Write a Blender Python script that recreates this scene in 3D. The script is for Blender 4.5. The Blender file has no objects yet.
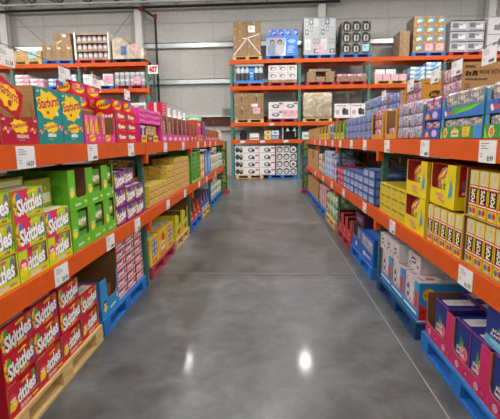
import bpy, math, random
from mathutils import Vector
rnd = random.Random(7)
S = bpy.context.scene
COL = S.collection
PI = math.pi

# ------------------------------------------------------------------ materials
def lin(h):
    h = h.lstrip('#')
    c = [int(h[i:i + 2], 16) / 255 for i in (0, 2, 4)]
    return [(x / 12.92 if x <= .04045 else ((x + .055) / 1.055) ** 2.4) for x in c] + [1]
MATS = {}
def nt_new(name, rough=.5, metal=0):
    m = bpy.data.materials.new(name); m.use_nodes = True
    nt = m.node_tree; b = nt.nodes['Principled BSDF']
    b.inputs['Roughness'].default_value = rough; b.inputs['Metallic'].default_value = metal; b.inputs['Specular IOR Level'].default_value = .28
    return m, nt, b
def tex(nt, kind, scale, detail=None):
    tc = nt.nodes.new('ShaderNodeTexCoord'); t = nt.nodes.new(kind)
    t.inputs['Scale'].default_value = scale
    if detail is not None: t.inputs['Detail'].default_value = detail
    nt.links.new(tc.outputs['Object'], t.inputs['Vector'])
    return t
def ramp(nt, fac, stops, const=False):
    r = nt.nodes.new('ShaderNodeValToRGB'); e = r.color_ramp.elements
    if const: r.color_ramp.interpolation = 'CONSTANT'
    while len(e) < len(stops): e.new(.5)
    for el, (p, c) in zip(e, stops): el.position = p; el.color = lin(c) if isinstance(c, str) else c
    nt.links.new(fac, r.inputs['Fac'])
    return r
def M(c, rough=.42, metal=0):
    """plain printed / painted surface with a faint unevenness"""
    k = (c, rough, metal)
    if k in MATS: return MATS[k]
    m, nt, b = nt_new('paint_' + c.lstrip('#'), rough, metal)
    t = tex(nt, 'ShaderNodeTexNoise', 9, 2)
    a = lin(c); lo = [x * .93 for x in a[:3]] + [1]; hi = [min(1, x * 1.05) for x in a[:3]] + [1]
    r = ramp(nt, t.outputs['Fac'], [(.3, lo), (.7, hi)])
    nt.links.new(r.outputs['Color'], b.inputs['Base Color'])
    MATS[k] = m
    return m
def busy(name, cols, scale=26, rough=.3, film=0.0):
    """candy art: many small coloured cells"""
    if name in MATS: return MATS[name]
    m, nt, b = nt_new(name, rough)
    t = tex(nt, 'ShaderNodeTexVoronoi', scale)
    sp = nt.nodes.new('ShaderNodeSeparateColor'); nt.links.new(t.outputs['Color'], sp.inputs['Color'])
    r = ramp(nt, sp.outputs[0], [(i / len(cols), c) for i, c in enumerate(cols)], True)
    nt.links.new(r.outputs['Color'], b.inputs['Base Color'])
    if film:
        n = tex(nt, 'ShaderNodeTexNoise', 14, 3); bp = nt.nodes.new('ShaderNodeBump')
        bp.inputs['Strength'].default_value = film; bp.inputs['Distance'].default_value = .03
        nt.links.new(n.outputs['Fac'], bp.inputs['Height']); nt.links.new(bp.outputs['Normal'], b.inputs['Normal'])
    MATS[name] = m
    return m
def grain(name, c1, c2, sc=(2, 30, 30), rough=.7):
    if name in MATS: return MATS[name]
    m, nt, b = nt_new(name, rough)
    t = tex(nt, 'ShaderNodeTexNoise', 3, 5)
    mp = nt.nodes.new('ShaderNodeMapping'); mp.inputs['Scale'].default_value = sc
    tc = nt.nodes.new('ShaderNodeTexCoord')
    nt.links.new(tc.outputs['Object'], mp.inputs['Vector']); nt.links.new(mp.outputs['Vector'], t.inputs['Vector'])
    r = ramp(nt, t.outputs['Fac'], [(.3, c1), (.7, c2)])
    nt.links.new(r.outputs['Color'], b.inputs['Base Color'])
    MATS[name] = m
    return m
CARD = grain('cardboard', '#a87c50', '#b98b5c', (3, 3, 40), .8)
CARD2 = grain('cardboard_golden', '#b9822f', '#c48d38', (3, 3, 40), .8)
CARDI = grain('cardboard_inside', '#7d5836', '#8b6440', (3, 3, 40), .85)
WOOD = grain('pallet_wood', '#bd975e', '#d8b981')
PBLUE = grain('pallet_blue', '#1f62b0', '#2f78c8')
PNAVY = grain('pallet_dark_blue', '#17375f', '#234a78')
PRED = grain('pallet_red', '#93323f', '#ad4650')
PBLACK = grain('pallet_black', '#26282c', '#34363a')
ORANGE = M('#cc5009', .5)
TEAL = M('#3c6f60', .45)
TEALB = M('#4f8377', .45)
WHITE = M('#ecebe8', .5)
DARK = M('#1c1b1d', .5)
STEEL = M('#9aa0a3', .35, .7)

# ------------------------------------------------------------------ mesh builder
TCACHE = {}
def text_mesh(s, shear=0, bold=0, space=1):
    k = (s, shear, bold, space)
    if k in TCACHE: return TCACHE[k]
    c = bpy.data.curves.new('lettering', 'FONT'); c.body = s; c.shear = shear; c.offset = bold
    c.space_character = space; c.resolution_u = 2; c.fill_mode = 'FRONT'
    o = bpy.data.objects.new('lettering', c); COL.objects.link(o)
    dg = bpy.context.evaluated_depsgraph_get(); dg.update()
    me = bpy.data.meshes.new_from_object(o.evaluated_get(dg))
    v = [(p.co.x, p.co.y) for p in me.vertices]; f = [tuple(p.vertices) for p in me.polygons]
    bpy.data.objects.remove(o); bpy.data.curves.remove(c); bpy.data.meshes.remove(me)
    x0 = min(p[0] for p in v); x1 = max(p[0] for p in v); y0 = min(p[1] for p in v); y1 = max(p[1] for p in v)
    TCACHE[k] = ([((p[0] - (x0 + x1) / 2), (p[1] - (y0 + y1) / 2)) for p in v], f, x1 - x0, y1 - y0)
    return TCACHE[k]

class B:
    def __init__(s, w=1, d=1, h=1):
        s.v = []; s.f = []; s.mi = []; s.mats = []; s.w, s.d, s.h = w, d, h; s.off = {}
        s.fr = {'F': (Vector((-w / 2, 0, 0)), Vector((1, 0, 0)), Vector((0, 0, 1)), Vector((0, -1, 0))),
                'L': (Vector((-w / 2, d, 0)), Vector((0, -1, 0)), Vector((0, 0, 1)), Vector((-1, 0, 0))),
                'R': (Vector((w / 2, 0, 0)), Vector((0, 1, 0)), Vector((0, 0, 1)), Vector((1, 0, 0))),
                'T': (Vector((-w / 2, 0, h)), Vector((1, 0, 0)), Vector((0, 1, 0)), Vector((0, 0, 1)))}
    def m(s, mat):
        if isinstance(mat, str): mat = M(mat)
        if mat not in s.mats: s.mats.append(mat)
        return s.mats.index(mat)
    def face(s, pts, mat):
        n = len(s.v); s.v += [tuple(p) for p in pts]; s.f.append(tuple(range(n, n + len(pts)))); s.mi.append(s.m(mat))
    def box(s, x0, y0, z0, x1, y1, z1, mat, over=None, c=0):
        """box; over = {'-y': mat ...} gives a side its own surface; c = chamfer of the vertical and top edges"""
        n = len(s.v); mm = s.m(mat)
        s.v += [(x, y, z) for z in (z0, z1) for y in (y0, y1) for x in (x0, x1)]
        q = {'-z': (0, 2, 3, 1), '+z': (4, 5, 7, 6), '-y': (0, 1, 5, 4), '+y': (2, 6, 7, 3), '-x': (0, 4, 6, 2), '+x': (1, 3, 7, 5)}
        for k, f in q.items():
            s.f.append(tuple(n + i for i in f)); s.mi.append(s.m(over[k]) if over and k in over else mm)
        return s
    def cyl(s, p0, p1, r0, r1=None, mat=None, n=12, caps=True):
        r1 = r0 if r1 is None else r1
        p0 = Vector(p0); p1 = Vector(p1); ax = (p1 - p0).normalized()
        u = ax.orthogonal().normalized(); w = ax.cross(u); k = len(s.v); mm = s.m(mat)
        for p, r in ((p0, r0), (p1, r1)):
            for i in range(n):
                a = 2 * PI * i / n; s.v.append(tuple(p + r * (math.cos(a) * u + math.sin(a) * w)))
        for i in range(n):
            j = (i + 1) % n; s.f.append((k + i, k + j, k + n + j, k + n + i)); s.mi.append(mm)
        if caps:
            s.f.append(tuple(k + i for i in reversed(range(n)))); s.mi.append(mm)
            s.f.append(tuple(k + n + i for i in range(n))); s.mi.append(mm)
        return s
    def prism(s, pts, y0, y1, mat, back=None, edge=None):
        """outline in x,z pulled from y0 to y1"""
        n = len(s.v); k = len(pts)
        s.v += [(x, y0, z) for x, z in pts] + [(x, y1, z) for x, z in pts]
        s.f.append(tuple(range(n, n + k))); s.mi.append(s.m(mat))
        s.f.append(tuple(reversed(range(n + k, n + 2 * k)))); s.mi.append(s.m(back or mat))
        for i in range(k):
            j = (i + 1) % k
            s.f.append((n + i, n + k + i, n + k + j, n + j)); s.mi.append(s.m(edge or mat))
        return s
    # printing on a face, u along the face, v up it, in metres
    def _put(s, face, pts, polys, mat, lift=None):
        O, U, V, N = s.fr[face]
        s.off[face] = s.off.get(face, .0004) + .00005
        o = O + N * (s.off[face] if lift is None else lift); n = len(s.v); mm = s.m(mat)
        s.v += [tuple(o + U * a + V * b) for a, b in pts]
        for p in polys: s.f.append(tuple(n + i for i in p)); s.mi.append(mm)
        return s
    def rect(s, face, u0, v0, u1, v1, mat): return s._put(face, [(u0, v0), (u1, v0), (u1, v1), (u0, v1)], [(0, 1, 2, 3)], mat)
    def poly(s, face, pts, mat): return s._put(face, pts, [tuple(range(len(pts)))], mat)
    def ell(s, face, u, v, ru, rv, mat, n=14):
        return s.poly(face, [(u + ru * math.cos(2 * PI * i / n), v + rv * math.sin(2 * PI * i / n)) for i in range(n)], mat)
    def splat(s, face, u, v, ru, rv, mat, n=11, seed=1, dip=.78):
        q = random.Random(seed); pts = []
        for i in range(n * 2):
            k = (1 if i % 2 == 0 else dip) * q.uniform(.9, 1.08); a = PI * i / n
            pts.append((u + ru * k * math.cos(a), v + rv * k * math.sin(a)))
        return s.poly(face, pts, mat)
    def text(s, face, t, u, v, w, mat, hgt=None, rot=0, shear=0, bold=.01, line=None, space=1):
        """lettering centred on u,v, w wide (hgt high if given); line = outline material under it"""
        for bo, mt in (((bold + .035), line), (bold, mat)):
            if mt is None: continue
            vs, fs, tw, th = text_mesh(t, shear, bo, space)
            kx = w / tw; ky = hgt / th if hgt else kx; ca, sa = math.cos(rot), math.sin(rot)
            s._put(face, [(u + a * kx * ca - b * ky * sa, v + a * kx * sa + b * ky * ca) for a, b in vs], fs, mt)
        return s
    def scrib(s, face, u, v, w, mat, h, rot=0, n=6):
        """a word too small to read: short upright and sloping strokes"""
        q = random.Random(int(w * 9000) + n); ca, sa = math.cos(rot), math.sin(rot); st = w / n
        for i in range(n):
            a = -w / 2 + i * st; hh = h * q.uniform(.65, 1); k = q.uniform(-.1, .25) * st
            P = [(a, -h / 2), (a + st * .78, -h / 2), (a + st * .78 + k, -h / 2 + hh), (a + k, -h / 2 + hh)]
            s.poly(face, [(u + x * ca - y * sa, v + x * sa + y * ca) for x, y in P], mat)
        return s
    def lines(s, face, u, v, w, rows, pitch, mat, th=.4, seed=3):
        q = random.Random(seed)
        for i in range(rows):
            s.rect(face, u, v - i * pitch - pitch * th, u + w * q.uniform(.5, 1), v - i * pitch, mat)
        return s
    def dots(s, face, u0, v0, u1, v1, cols, n, r, seed=1):
        q = random.Random(seed)
        for i in range(n): s.ell(face, q.uniform(u0, u1), q.uniform(v0, v1), r, r * .9, cols[i % len(cols)], 8)
        return s
    def build(s, name, parent=None, bevel=0):
        me = bpy.data.meshes.new(name); me.from_pydata(s.v, [], s.f)
        for m in s.mats: me.materials.append(m)
        me.polygons.foreach_set('material_index', s.mi); me.update()
        o = bpy.data.objects.new(name, me); COL.objects.link(o)
        if parent: o.parent = parent
        return o

def tag(o, label, cat, group=None):
    o['label'] = label; o['category'] = cat
    if group: o['group'] = group
    elif 'group' in o: del o['group']
    return o
def empty(name, loc=(0, 0, 0), rz=0):
    o = bpy.data.objects.new(name, None); COL.objects.link(o); o.location = loc; o.rotation_euler.z = rz
    o.empty_display_size = .1
    return o
def dup(o, parent=None):
    c = o.copy(); COL.objects.link(c)
    if parent: c.parent = parent
    for ch in KIDS.get(o.name, []) or list(o.children): dup(ch, c)
    return c
KIDS = {}
def struct(o):
    o['kind'] = 'structure'; return o

class Proto:
    """first use places the original, later uses place copies with copies of the parts"""
    def __init__(s, root, cat): s.root = root; s.cat = cat; s.used = False
    def put(s, side, y, z, label, group=None, inset=0, rz=0, jit=.6):
        o = s.root if not s.used else dup(s.root)
        s.used = True
        r = math.radians(rnd.uniform(-jit, jit)) + rz
        if side == 'L': o.location = (-1.40 - inset, y, z); o.rotation_euler.z = PI / 2 + r
        elif side == 'R': o.location = (1.22 + inset, y, z); o.rotation_euler.z = -PI / 2 + r
        else: o.location = (y, 17.85 + inset, z); o.rotation_euler.z = r
        tag(o, label, s.cat, group)
        return o
ORD = ['nearest', 'second', 'third', 'fourth', 'fifth', 'sixth', 'seventh', 'eighth', 'ninth', 'tenth']
LAY = {1: [''], 2: ['bottom', 'top'], 3: ['bottom', 'middle', 'top'], 4: ['bottom', 'second', 'third', 'top'],
       5: ['bottom', 'second', 'third', 'fourth', 'top'], 6: ['bottom', 'second', 'third', 'fourth', 'fifth', 'top'],
       7: ['bottom', 'second', 'third', 'fourth', 'fifth', 'sixth', 'top']}
def stack(p, side, ys, z0, dz, counts, base, place, group, inset=0, unit='column', jit=.5, first=0, gap=.0015, word=None):
    """columns of cartons; counts = layers in each column"""
    n = len(ys); mx = max(counts)
    for i, (y, c) in enumerate(zip(ys, counts)):
        for k in range(c):
            parts = [base]
            if n > 1:
                w = word[i] if word else (ORD[i] if i < n - 1 or n < 3 else 'last')
                parts.append(f'{w} {unit}')
            if c > 1 or mx > 1: parts.append(f'{LAY[mx][k]} layer')
            p.put(side, y, z0 + k * (dz + gap) + .0015, ', '.join(parts + [place]), group, inset + rnd.uniform(0, .006), jit=jit)

# ------------------------------------------------------------------ room
def floor_mat():
    m, nt, b = nt_new('polished_concrete', .3)
    t1 = tex(nt, 'ShaderNodeTexNoise', .5, 8); t2 = tex(nt, 'ShaderNodeTexNoise', 3.4, 12)
    t1.inputs['Distortion'].default_value = 1.2; t2.inputs['Distortion'].default_value = .4; t2.inputs['Roughness'].default_value = .7
    mx = nt.nodes.new('ShaderNodeMix'); mx.data_type = 'FLOAT'; mx.inputs[0].default_value = .5
    nt.links.new(t1.outputs['Fac'], mx.inputs[2]); nt.links.new(t2.outputs['Fac'], mx.inputs[3])
    r = ramp(nt, mx.outputs[0], [(.25, '#3d3a39'), (.42, '#4e4d4c'), (.53, '#616364'), (.7, '#84888b')])
    nt.links.new(r.outputs['Color'], b.inputs['Base Color'])
    rr = ramp(nt, t2.outputs['Fac'], [(.3, [.30] * 3 + [1]), (.7, [.42] * 3 + [1])])
    nt.links.new(rr.outputs['Color'], b.inputs['Roughness'])
    b.inputs['Coat Weight'].default_value = .2; b.inputs['Coat Roughness'].default_value = .095
    return m
XL, XR, YF, YB, ZC = -16, 16, -13, 19.5, 8.5
struct(B().box(XL, YF, -.2, XR, YB, 0, floor_mat()).build('floor'))
def joint(x0, y0, x1, y1, n):
    struct(B().box(x0, y0, .0002, x1, y1, .0012, M('#8d8b86', .4)).build(f'trim_{n}'))
joint(1.069, YF, 1.079, YB, 1); joint(-1.38, 4.93, 1.066, 4.942, 2); joint(-1.38, 10.4, 1.066, 10.41, 3); joint(-1.4, -.6, 1.066, -.59, 4)
WALLM = M('#bdbab6', .6)
wb = B().box(XL, YB, 0, XR, YB + .2, ZC, WALLM)
for x in [-14.9 + 1.56 * i for i in range(20)]: wb.box(x, YB - .012, 0, x + .018, YB, ZC, M('#aeaba7', .6))
wb.box(XL, YB - .02, 6.86, XR, YB, 6.93, M('#aeaba7', .6))
struct(wb.build('wall_back'))
struct(B().box(XL - .2, YF, 0, XL, YB, ZC, WALLM).build('wall_left'))
struct(B().box(XR, YF, 0, XR + .2, YB, ZC, WALLM).build('wall_right'))
struct(B().box(XL, YF - .2, 0, XR, YF, ZC, WALLM).build('wall_front'))
struct(B().box(XL, YF, ZC, XR, YB, ZC + .2, M('#ecebe9', .7)).build('ceiling'))
GALV = M('#c3c8ca', .3, .35)
for i, z in enumerate((5.88, 4.3)):
    g = B().box(XL, YB - .2, z + .1, XR, YB - .02, z + .13, GALV).box(XL, YB - .2, z - .08, XR, YB - .19, z + .13, GALV).box(XL, YB - .2, z - .09, XR, YB - .02, z - .07, GALV)
    struct(g.build(f'trim_{5 + i}'))
STW = M('#d2d0cc', .5)
for i, x in enumerate((-11.8, -5.67, 2.4, 9.6)):
    c = B().box(x - .15, YB - .5, 0, x + .15, YB - .48, ZC, STW).box(x - .15, YB - .23, 0, x + .15, YB - .21, ZC, STW).box(x - .012, YB - .48, 0, x + .012, YB - .23, ZC, STW)
    struct(c.build(f'column_{i + 1}'))
g = B()
for p, q in (((-11.5, YB - .3, 7.4), (-9.2, YB - .3, 5.3)), ((-5.9, YB - .3, 7.4), (-8.4, YB - .3, 4.6)), ((-15.5, YB - .3, 5.2), (-12.1, YB - .3, 7.5))):
    g.cyl(p, q, .012, mat='#6d6b69', n=6)
struct(g.build('trim_7'))
# joists under the ceiling deck
JST = M('#8f9192', .5); JSTL = M('#c4c6c5', .5)
def joist(x, n):
    b = B().box(x - .05, 10, 7.72, x + .05, YB - .05, 7.77, JST).box(x - .05, 10, 8.4, x + .05, YB - .05, 8.45, JST)
    k = 0; y = YB - .1
    while y > 10.4:
        b.cyl((x, y, 7.76), (x, y - .32, 8.41), .018, mat=JST, n=6); b.cyl((x, y - .32, 8.41), (x, y - .64, 7.76), .018, mat=JST, n=6); y -= .64
    struct(b.build('ceiling_joist'))
for i in range(22): joist(-14.6 + 1.33 * i, i)
b = B().box(XL, YB - 1.0, 7.5, XR, YB - .88, 7.56, JSTL).box(XL, YB - 1.0, 8.3, XR, YB - .9, 8.36, JSTL)
x = XL + .3
while x < XR - 1.5:
    b.cyl((x, YB - .94, 8.32), (x + .62, YB - .94, 7.54), .04, mat=M('#3f4746', .5), n=6); b.cyl((x + .62, YB - .94, 7.54), (x + 1.24, YB - .94, 8.32), .04, mat=M('#3f4746', .5), n=6); x += 1.24
struct(b.build('ceiling_truss'))
# brown board under a pale ledge on the back wall
struct(B().box(-4.6, YB - .12, 2.33, 0, YB, 2.7, M('#5a3327', .6)).box(-4.6, YB - .22, 2.72, 0, YB, 2.79, WHITE).box(-4.6, YB - .16, 2.1, 0, YB, 2.16, M('#b4b1aa', .5)).build('trim_8'))
o = B().box(-2.05, YB - .3, 2.8, -1.6, YB - .02, 3.1, '#8f9496').box(-1.98, YB - .305, 2.85, -1.67, YB - .3, 3.05, '#7c8183').build('electrical_box')
tag(o, 'grey metal electrical box on the ledge of the back wall', 'electrical box')

# sprinkler pipe with a riser down the back wall
pr = empty('sprinkler_pipe', (-4.86, YB - .64, 7.34)); tag(pr, 'black sprinkler pipe running along the top of the back wall', 'pipe')
PIP = M('#1d1d20', .45); REDP = M('#7c2320', .5)
B().cyl((XL + 5.2, 0, .02), (8, 0, .1), .055, mat=PIP).build('main_pipe', pr)
B().cyl((0, 0, -.3), (0, 0, -5.6), .05, mat=PIP).build('riser', pr)
B().cyl((-.55, 0, .0), (-.02, 0, -.36), .05, mat=PIP).build('branch_pipe', pr)
B().cyl((-.68, 0, .03), (-.5, 0, -.04), .085, mat=REDP).build('elbow', pr)
B().cyl((0, 0, -.24), (0, 0, -.42), .08, mat=REDP).build('elbow', pr)

# ------------------------------------------------------------------ pallets
def make_pallet(mat, w=1.22, d=1.0):
    r = empty('pallet')
    t = B()
    for i in range(7): y = i * (d - .1) / 6; t.box(-w / 2, y, .12, w / 2, y + .1, .142, mat)
    for x in (-w / 2, -.07, w / 2 - .14): t.box(x, 0, .098, x + .14, d, .12, mat)
    t.build('deck', r)
    bt = B()
    for y in (0, d / 2 - .05, d - .1): bt.box(-w / 2, y, 0, w / 2, y + .1, .018, mat)
    bt.build('bottom_boards', r)
    blk = None
    for x in (-w / 2, -.07, w / 2 - .14):
        for y in (0, d / 2 - .05, d - .1):
            if blk is None: k = blk = B().box(0, 0, .018, .14, .1, .098, mat).build('block', r)
            else: k = blk.copy(); COL.objects.link(k); k.parent = r
            k.location = (x, y, 0)
    return r
PAL = {k: Proto(make_pallet(m), 'pallet') for k, m in
       (('wood', WOOD), ('blue', PBLUE), ('navy', PNAVY), ('red', PRED), ('black', PBLACK))}

# ------------------------------------------------------------------ racks
def holes(b, x, y, z0, z1, w, mat):
    z = z0 + .05
    while z < z1 - .04:
        b.face([(x - w, y, z), (x + w, y, z), (x + w * .6, y, z + .022), (x - w * .6, y, z + .022)], mat); z += .06
POSTY = [1.60, 4.50, 7.18, 9.86, 12.54]
DK = M('#141614', .6)
def aisle_rack(side, x, label):
    """local: front at y=0 looking down -y, aisle direction along +x or -x"""
    r = empty('pallet_rack', (x, 0, 0), PI / 2 if side == 'L' else -PI / 2)
    sg = 1 if side == 'L' else -1
    xs = [sg * p for p in POSTY]
    allx = [sg * (-.86)] + xs
    D = 1.06
    post = None
    for px in allx:
        for y in (.045, D - .09):
            if post is None:
                b = B().box(-.034, 0, 0, .034, .05, 1.62, TEAL).box(-.045, -.005, 0, .045, .07, .008, TEAL)
                holes(b, -.016, -.0008, .05, 1.6, .008, DK); holes(b, .016, -.0008, .05, 1.6, .008, DK)
                o = post = b.build('post', r)
            else: o = post.copy(); COL.objects.link(o); o.parent = r
            o.location = (px, y, 0)
        b = B()
        for z in (.25, .85, 1.45): b.box(px - .015, .09, z, px + .015, D - .09, z + .04, TEAL)
        b.cyl((px, .09, .3), (px, D - .09, .84), .014, mat=TEAL, n=6); b.cyl((px, .09, 1.44), (px, D - .09, .9), .014, mat=TEAL, n=6)
        b.build('brace', r)
    ends = list(zip(allx[:-1], allx[1:]))
    for zt in (.885, 1.64):
        for a, c in ends:
            lo, hi = min(a, c) + .045, max(a, c) - .045
            for y, mt in ((-.01, ORANGE), (D - .06, TEAL)):
                b = B().box(lo, y, zt - .125, hi, y + .05, zt, mt)
                b.build('beam', r)
            b = B()
            n = 9
            for i in range(n):
                y = .045 + i * (D - .11) / n
                b.box(lo, y, zt - .03, hi, y + (D - .11) / n - .006, zt - .006, grain('deck_boards', '#5d4835', '#6f573f', (2, 30, 30), .8))
            b.build('deck', r)
        for px in allx:
            b = B().box(px - .04, -.012, zt - .23, px + .04, .045, zt + .001, ORANGE)
            b.build('beam_connector', r)
    return tag(r, label, 'rack')
aisle_rack('L', -1.335, 'orange and green pallet rack along the left side of the aisle')
aisle_rack('R', 1.195, 'orange and green pallet rack along the right side of the aisle')
BZ = [4.94, 3.87, 2.38, 1.66]
def wall_rack(xs, label):
    r = empty('pallet_rack', (xs[0], 17.8, 0)); D = 1.1; H = 4.935
    post = None
    for px in xs:
        for y in (0, D - .09):
            if post is None:
                b = B().box(-.05, .03, 0, .05, .1, H, TEALB).box(-.07, .02, 0, .07, .13, .01, TEALB)
                holes(b, -.02, .0292, .1, H, .01, DK); holes(b, .02, .0292, .1, H, .01, DK)
                o = post = b.build('post', r)
            else: o = post.copy(); COL.objects.link(o); o.parent = r
            o.location = (px - xs[0], y, 0)
        b = B(); z = .3; k = 0
        while z < H - .7:
            b.box(px - xs[0] - .015, .1, z, px - xs[0] + .015, D - .06, z + .04, TEALB)
            b.cyl((px - xs[0], .1 if k % 2 else D - .06, z), (px - xs[0], D - .06 if k % 2 else .1, z + .75), .016, mat=TEALB, n=6); z += .75; k += 1
        b.build('brace', r)
    for zt in BZ:
        for a, c in zip(xs[:-1], xs[1:]):
            for y in (0, D - .06): B().box(a - xs[0] + .055, y, zt - .15, c - xs[0] - .055, y + .06, zt, ORANGE).build('beam', r)
            if zt < 2:
                b = B()
                for i in range(7): b.box(a - xs[0] + .06, .07 + i * .138, zt - .03, c - xs[0] - .06, .2 + i * .138, zt - .006, grain('deck_boards', '#5d4835', '#6f573f'))
                b.build('deck', r)
        for px in xs:
            B().box(px - xs[0] - .055, -.012, zt - .2, px - xs[0] + .055, .028, zt + .001, ORANGE).build('beam_connector', r)
    return tag(r, label, 'rack')
wall_rack([-1.5, 1.36, 4.24, 7.28, 10.2], 'tall orange and green pallet rack on the back wall behind the aisle end')
wall_rack([-13.6, -10.9, -7.98, -5.04], 'tall orange and green pallet rack on the back wall beside the red 407 sign')

# ------------------------------------------------------------------ product shapes
SL, SR = -.05, -.01
CANDY = ['#e2262d', '#f3c21f', '#35a04a', '#6a2f8f', '#f0791f', '#2a62c4']
def carton_base(w, d, h, side, front=None, top=None, seam=None):
    b = B(w, d, h)
    mt = M(side) if isinstance(side, str) else side
    b.box(-w / 2, 0, 0, w / 2, d, h, mt, {'-y': M(front) if isinstance(front, str) else (front or mt), '+z': M(top) if isinstance(top, str) else (top or mt)})
    sm = seam or '#00000'
    if seam: b.rect('T', 0, d * .49, w, d * .51, seam)
    return b
def fruit_carton(bg, stripe, w=.285, d=.4, h=.163, small='#f4d63a', left=None, edge='#3b1730', ends=('#f3c21f', '#35a04a', '#2c56b8')):
    b = carton_base(w, d, h, bg, seam='#e9e6e0')
    if left: b.poly('F', [(0, 0), (w * .4, 0), (w * .52, h), (0, h)], left)
    b.splat('F', w * .1, h * .55, w * .1, h * .42, ends[0], seed=2); b.splat('F', w * .16, h * .75, w * .07, h * .2, ends[1], seed=3)
    b.splat('F', w * .91, h * .7, w * .08, h * .3, ends[1], seed=5); b.splat('F', w * .95, h * .45, w * .05, h * .36, ends[2], seed=6)
    b.dots('F', w * .06, h * .1, w * .94, h * .3, CANDY, 14, h * .055, 4)
    b.dots('F', w * .02, h * .3, w * .14, h * .8, CANDY, 5, h * .06, 9); b.dots('F', w * .88, h * .35, w * .98, h * .85, CANDY, 5, h * .06, 8)
    b.text('F', 'Skittles', w * .52, h * .5, w * .86, '#f4f2ef', h * .56, .15, .12, .035, edge, .95)
    b.scrib('F', w * .6, h * .9, w * .27, small, h * .1, .1, 8)
    b.scrib('F', w * .62, h * .17, w * .3, small, h * .1, .13, 7)
    b.rect('F', 0, 0, w, h * .025, stripe)
    b.rect('T', w * .12, d * .04, w * .88, d * .24, '#e3dfd8'); b.lines('T', w * .2, d * .2, w * .5, 3, d * .05, '#8f8a86')
    b.text('L', 'Skittles', d * .5, h * .5, d * .6, '#f4f2ef', h * .4, .1, .1, .03, edge)
    b.text('R', 'Skittles', d * .5, h * .5, d * .6, '#f4f2ef', h * .4, .1, .1, .03, edge)
    return b.build('candy_carton')
def tray(w, d, h, lip, post, outer, post_r=.02, inner=None, near='L', u=0, art=None, back=None, name='display_tray', end=None):
    """open display carton with a cut-away front; near = end that faces the viewer"""
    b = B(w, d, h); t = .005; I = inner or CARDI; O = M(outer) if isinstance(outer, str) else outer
    hb = back or h
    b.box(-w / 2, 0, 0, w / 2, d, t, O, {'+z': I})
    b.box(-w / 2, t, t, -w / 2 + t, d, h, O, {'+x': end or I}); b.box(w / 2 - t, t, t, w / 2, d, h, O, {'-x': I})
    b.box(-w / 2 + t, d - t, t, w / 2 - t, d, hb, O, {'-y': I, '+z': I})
    pl, pr = (post, post_r) if near == 'L' else (post_r, post)
    x0, x1 = -w / 2 + pl, w / 2 - pr
    pts = [(-w / 2, t), (w / 2, t), (w / 2, h), (x1, h)]
    rr = min(u, (x1 - x0) * .49, h - lip)
    if rr > 0:
        for i in range(7): a = -PI / 2 * i / 6; pts.append((x1 - rr + rr * math.cos(a), lip + rr + rr * math.sin(a)))
        for i in range(7): a = -PI / 2 - PI / 2 * i / 6; pts.append((x0 + rr + rr * math.cos(a), lip + rr + rr * math.sin(a)))
    else: pts += [(x1, lip), (x0, lip)]
    pts += [(x0, h), (-w / 2, h)]
    b.prism(pts, 0, t, O, I, CARD)
    if art: art(b, w, d, h)
    return b.build(name)
def lemon(b, u, v, r, ring):
    b.ell('F', u, v + r * .8, r * 1.15, r * 1.15, ring); b.ell('F', u, v + r * .8, r * .95, r * .95, '#24395c' if ring == '#1e8fd0' else ring)
    b.scrib('F', u, v + r * 1.05, r * 1.3, '#f5f5f0', r * .4, 0, 3)
    b.ell('F', u, v, r, r * .9, '#f2cf2c'); b.ell('F', u - r * .75, v - r * .5, r * .3, r * .3, '#f2cf2c'); b.ell('F', u + r * .25, v + r * .2, r * .35, r * .3, '#f9e680')
def fruit_tray(outer, w=.3, d=.43, h=.19, lip=.05, post=.085, ring='#d8474a', txt='#f1c9c4', small='#f1d23a'):
    def art(b, w, d, h):
        lemon(b, post * .5, h * .36, post * .4, ring)
        b.text('F', 'Skittles', w * .5, lip * .5, w * .36, txt, lip * .62, .04, .1, .03)
        b.rect('F', w * .72, lip * .35, w * .92, lip * .55, small)
        lemon_l = b.ell('L', d * .6, h * .4, .03, .03, '#f2cf2c'); b.text('L', 'Skittles', d * .4, h * .7, d * .5, txt, h * .2, .05, .1, .03)
    return tray(w, d, h, lip, post, outer, .012, art=art, u=.012)
def small_carton(w, d, h, body, art, top=None, name='candy_carton'):
    b = carton_base(w, d, h, body, top=top)
    art(b, w, d, h)
    return b.build(name)
def bag(w, d, h, mat, name='candy_bag', logo=None, n=10):
    """pillow pack standing on its lower edge with crimped ends"""
    b = B(w, d, h); mm = b.m(mat)
    def P(i, k, s):
        u, v = i / n, k / n
        e = (math.sin(PI * min(max(u, .0), 1)) ** .1) * (math.sin(PI * min(max(v, 0), 1)) ** .25)
        return ((u - .5) * w * (1 - .06 * math.sin(PI * v)), d / 2 + s * d / 2 * e, v * h)
    for s in (-1, 1):
        base = len(b.v)
        for k in range(n + 1):
            for i in range(n + 1): b.v.append(P(i, k, s))
        for k in range(n):
            for i in range(n):
                a = base + k * (n + 1) + i; q = (a, a + 1, a + n + 2, a + n + 1)
                b.f.append(q if s < 0 else q[::-1]); b.mi.append(mm)
    if logo: logo(b, w, d, h)
    o = b.build(name)
    for p in o.data.polygons: p.use_smooth = len(p.vertices) == 4
    return o
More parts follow.
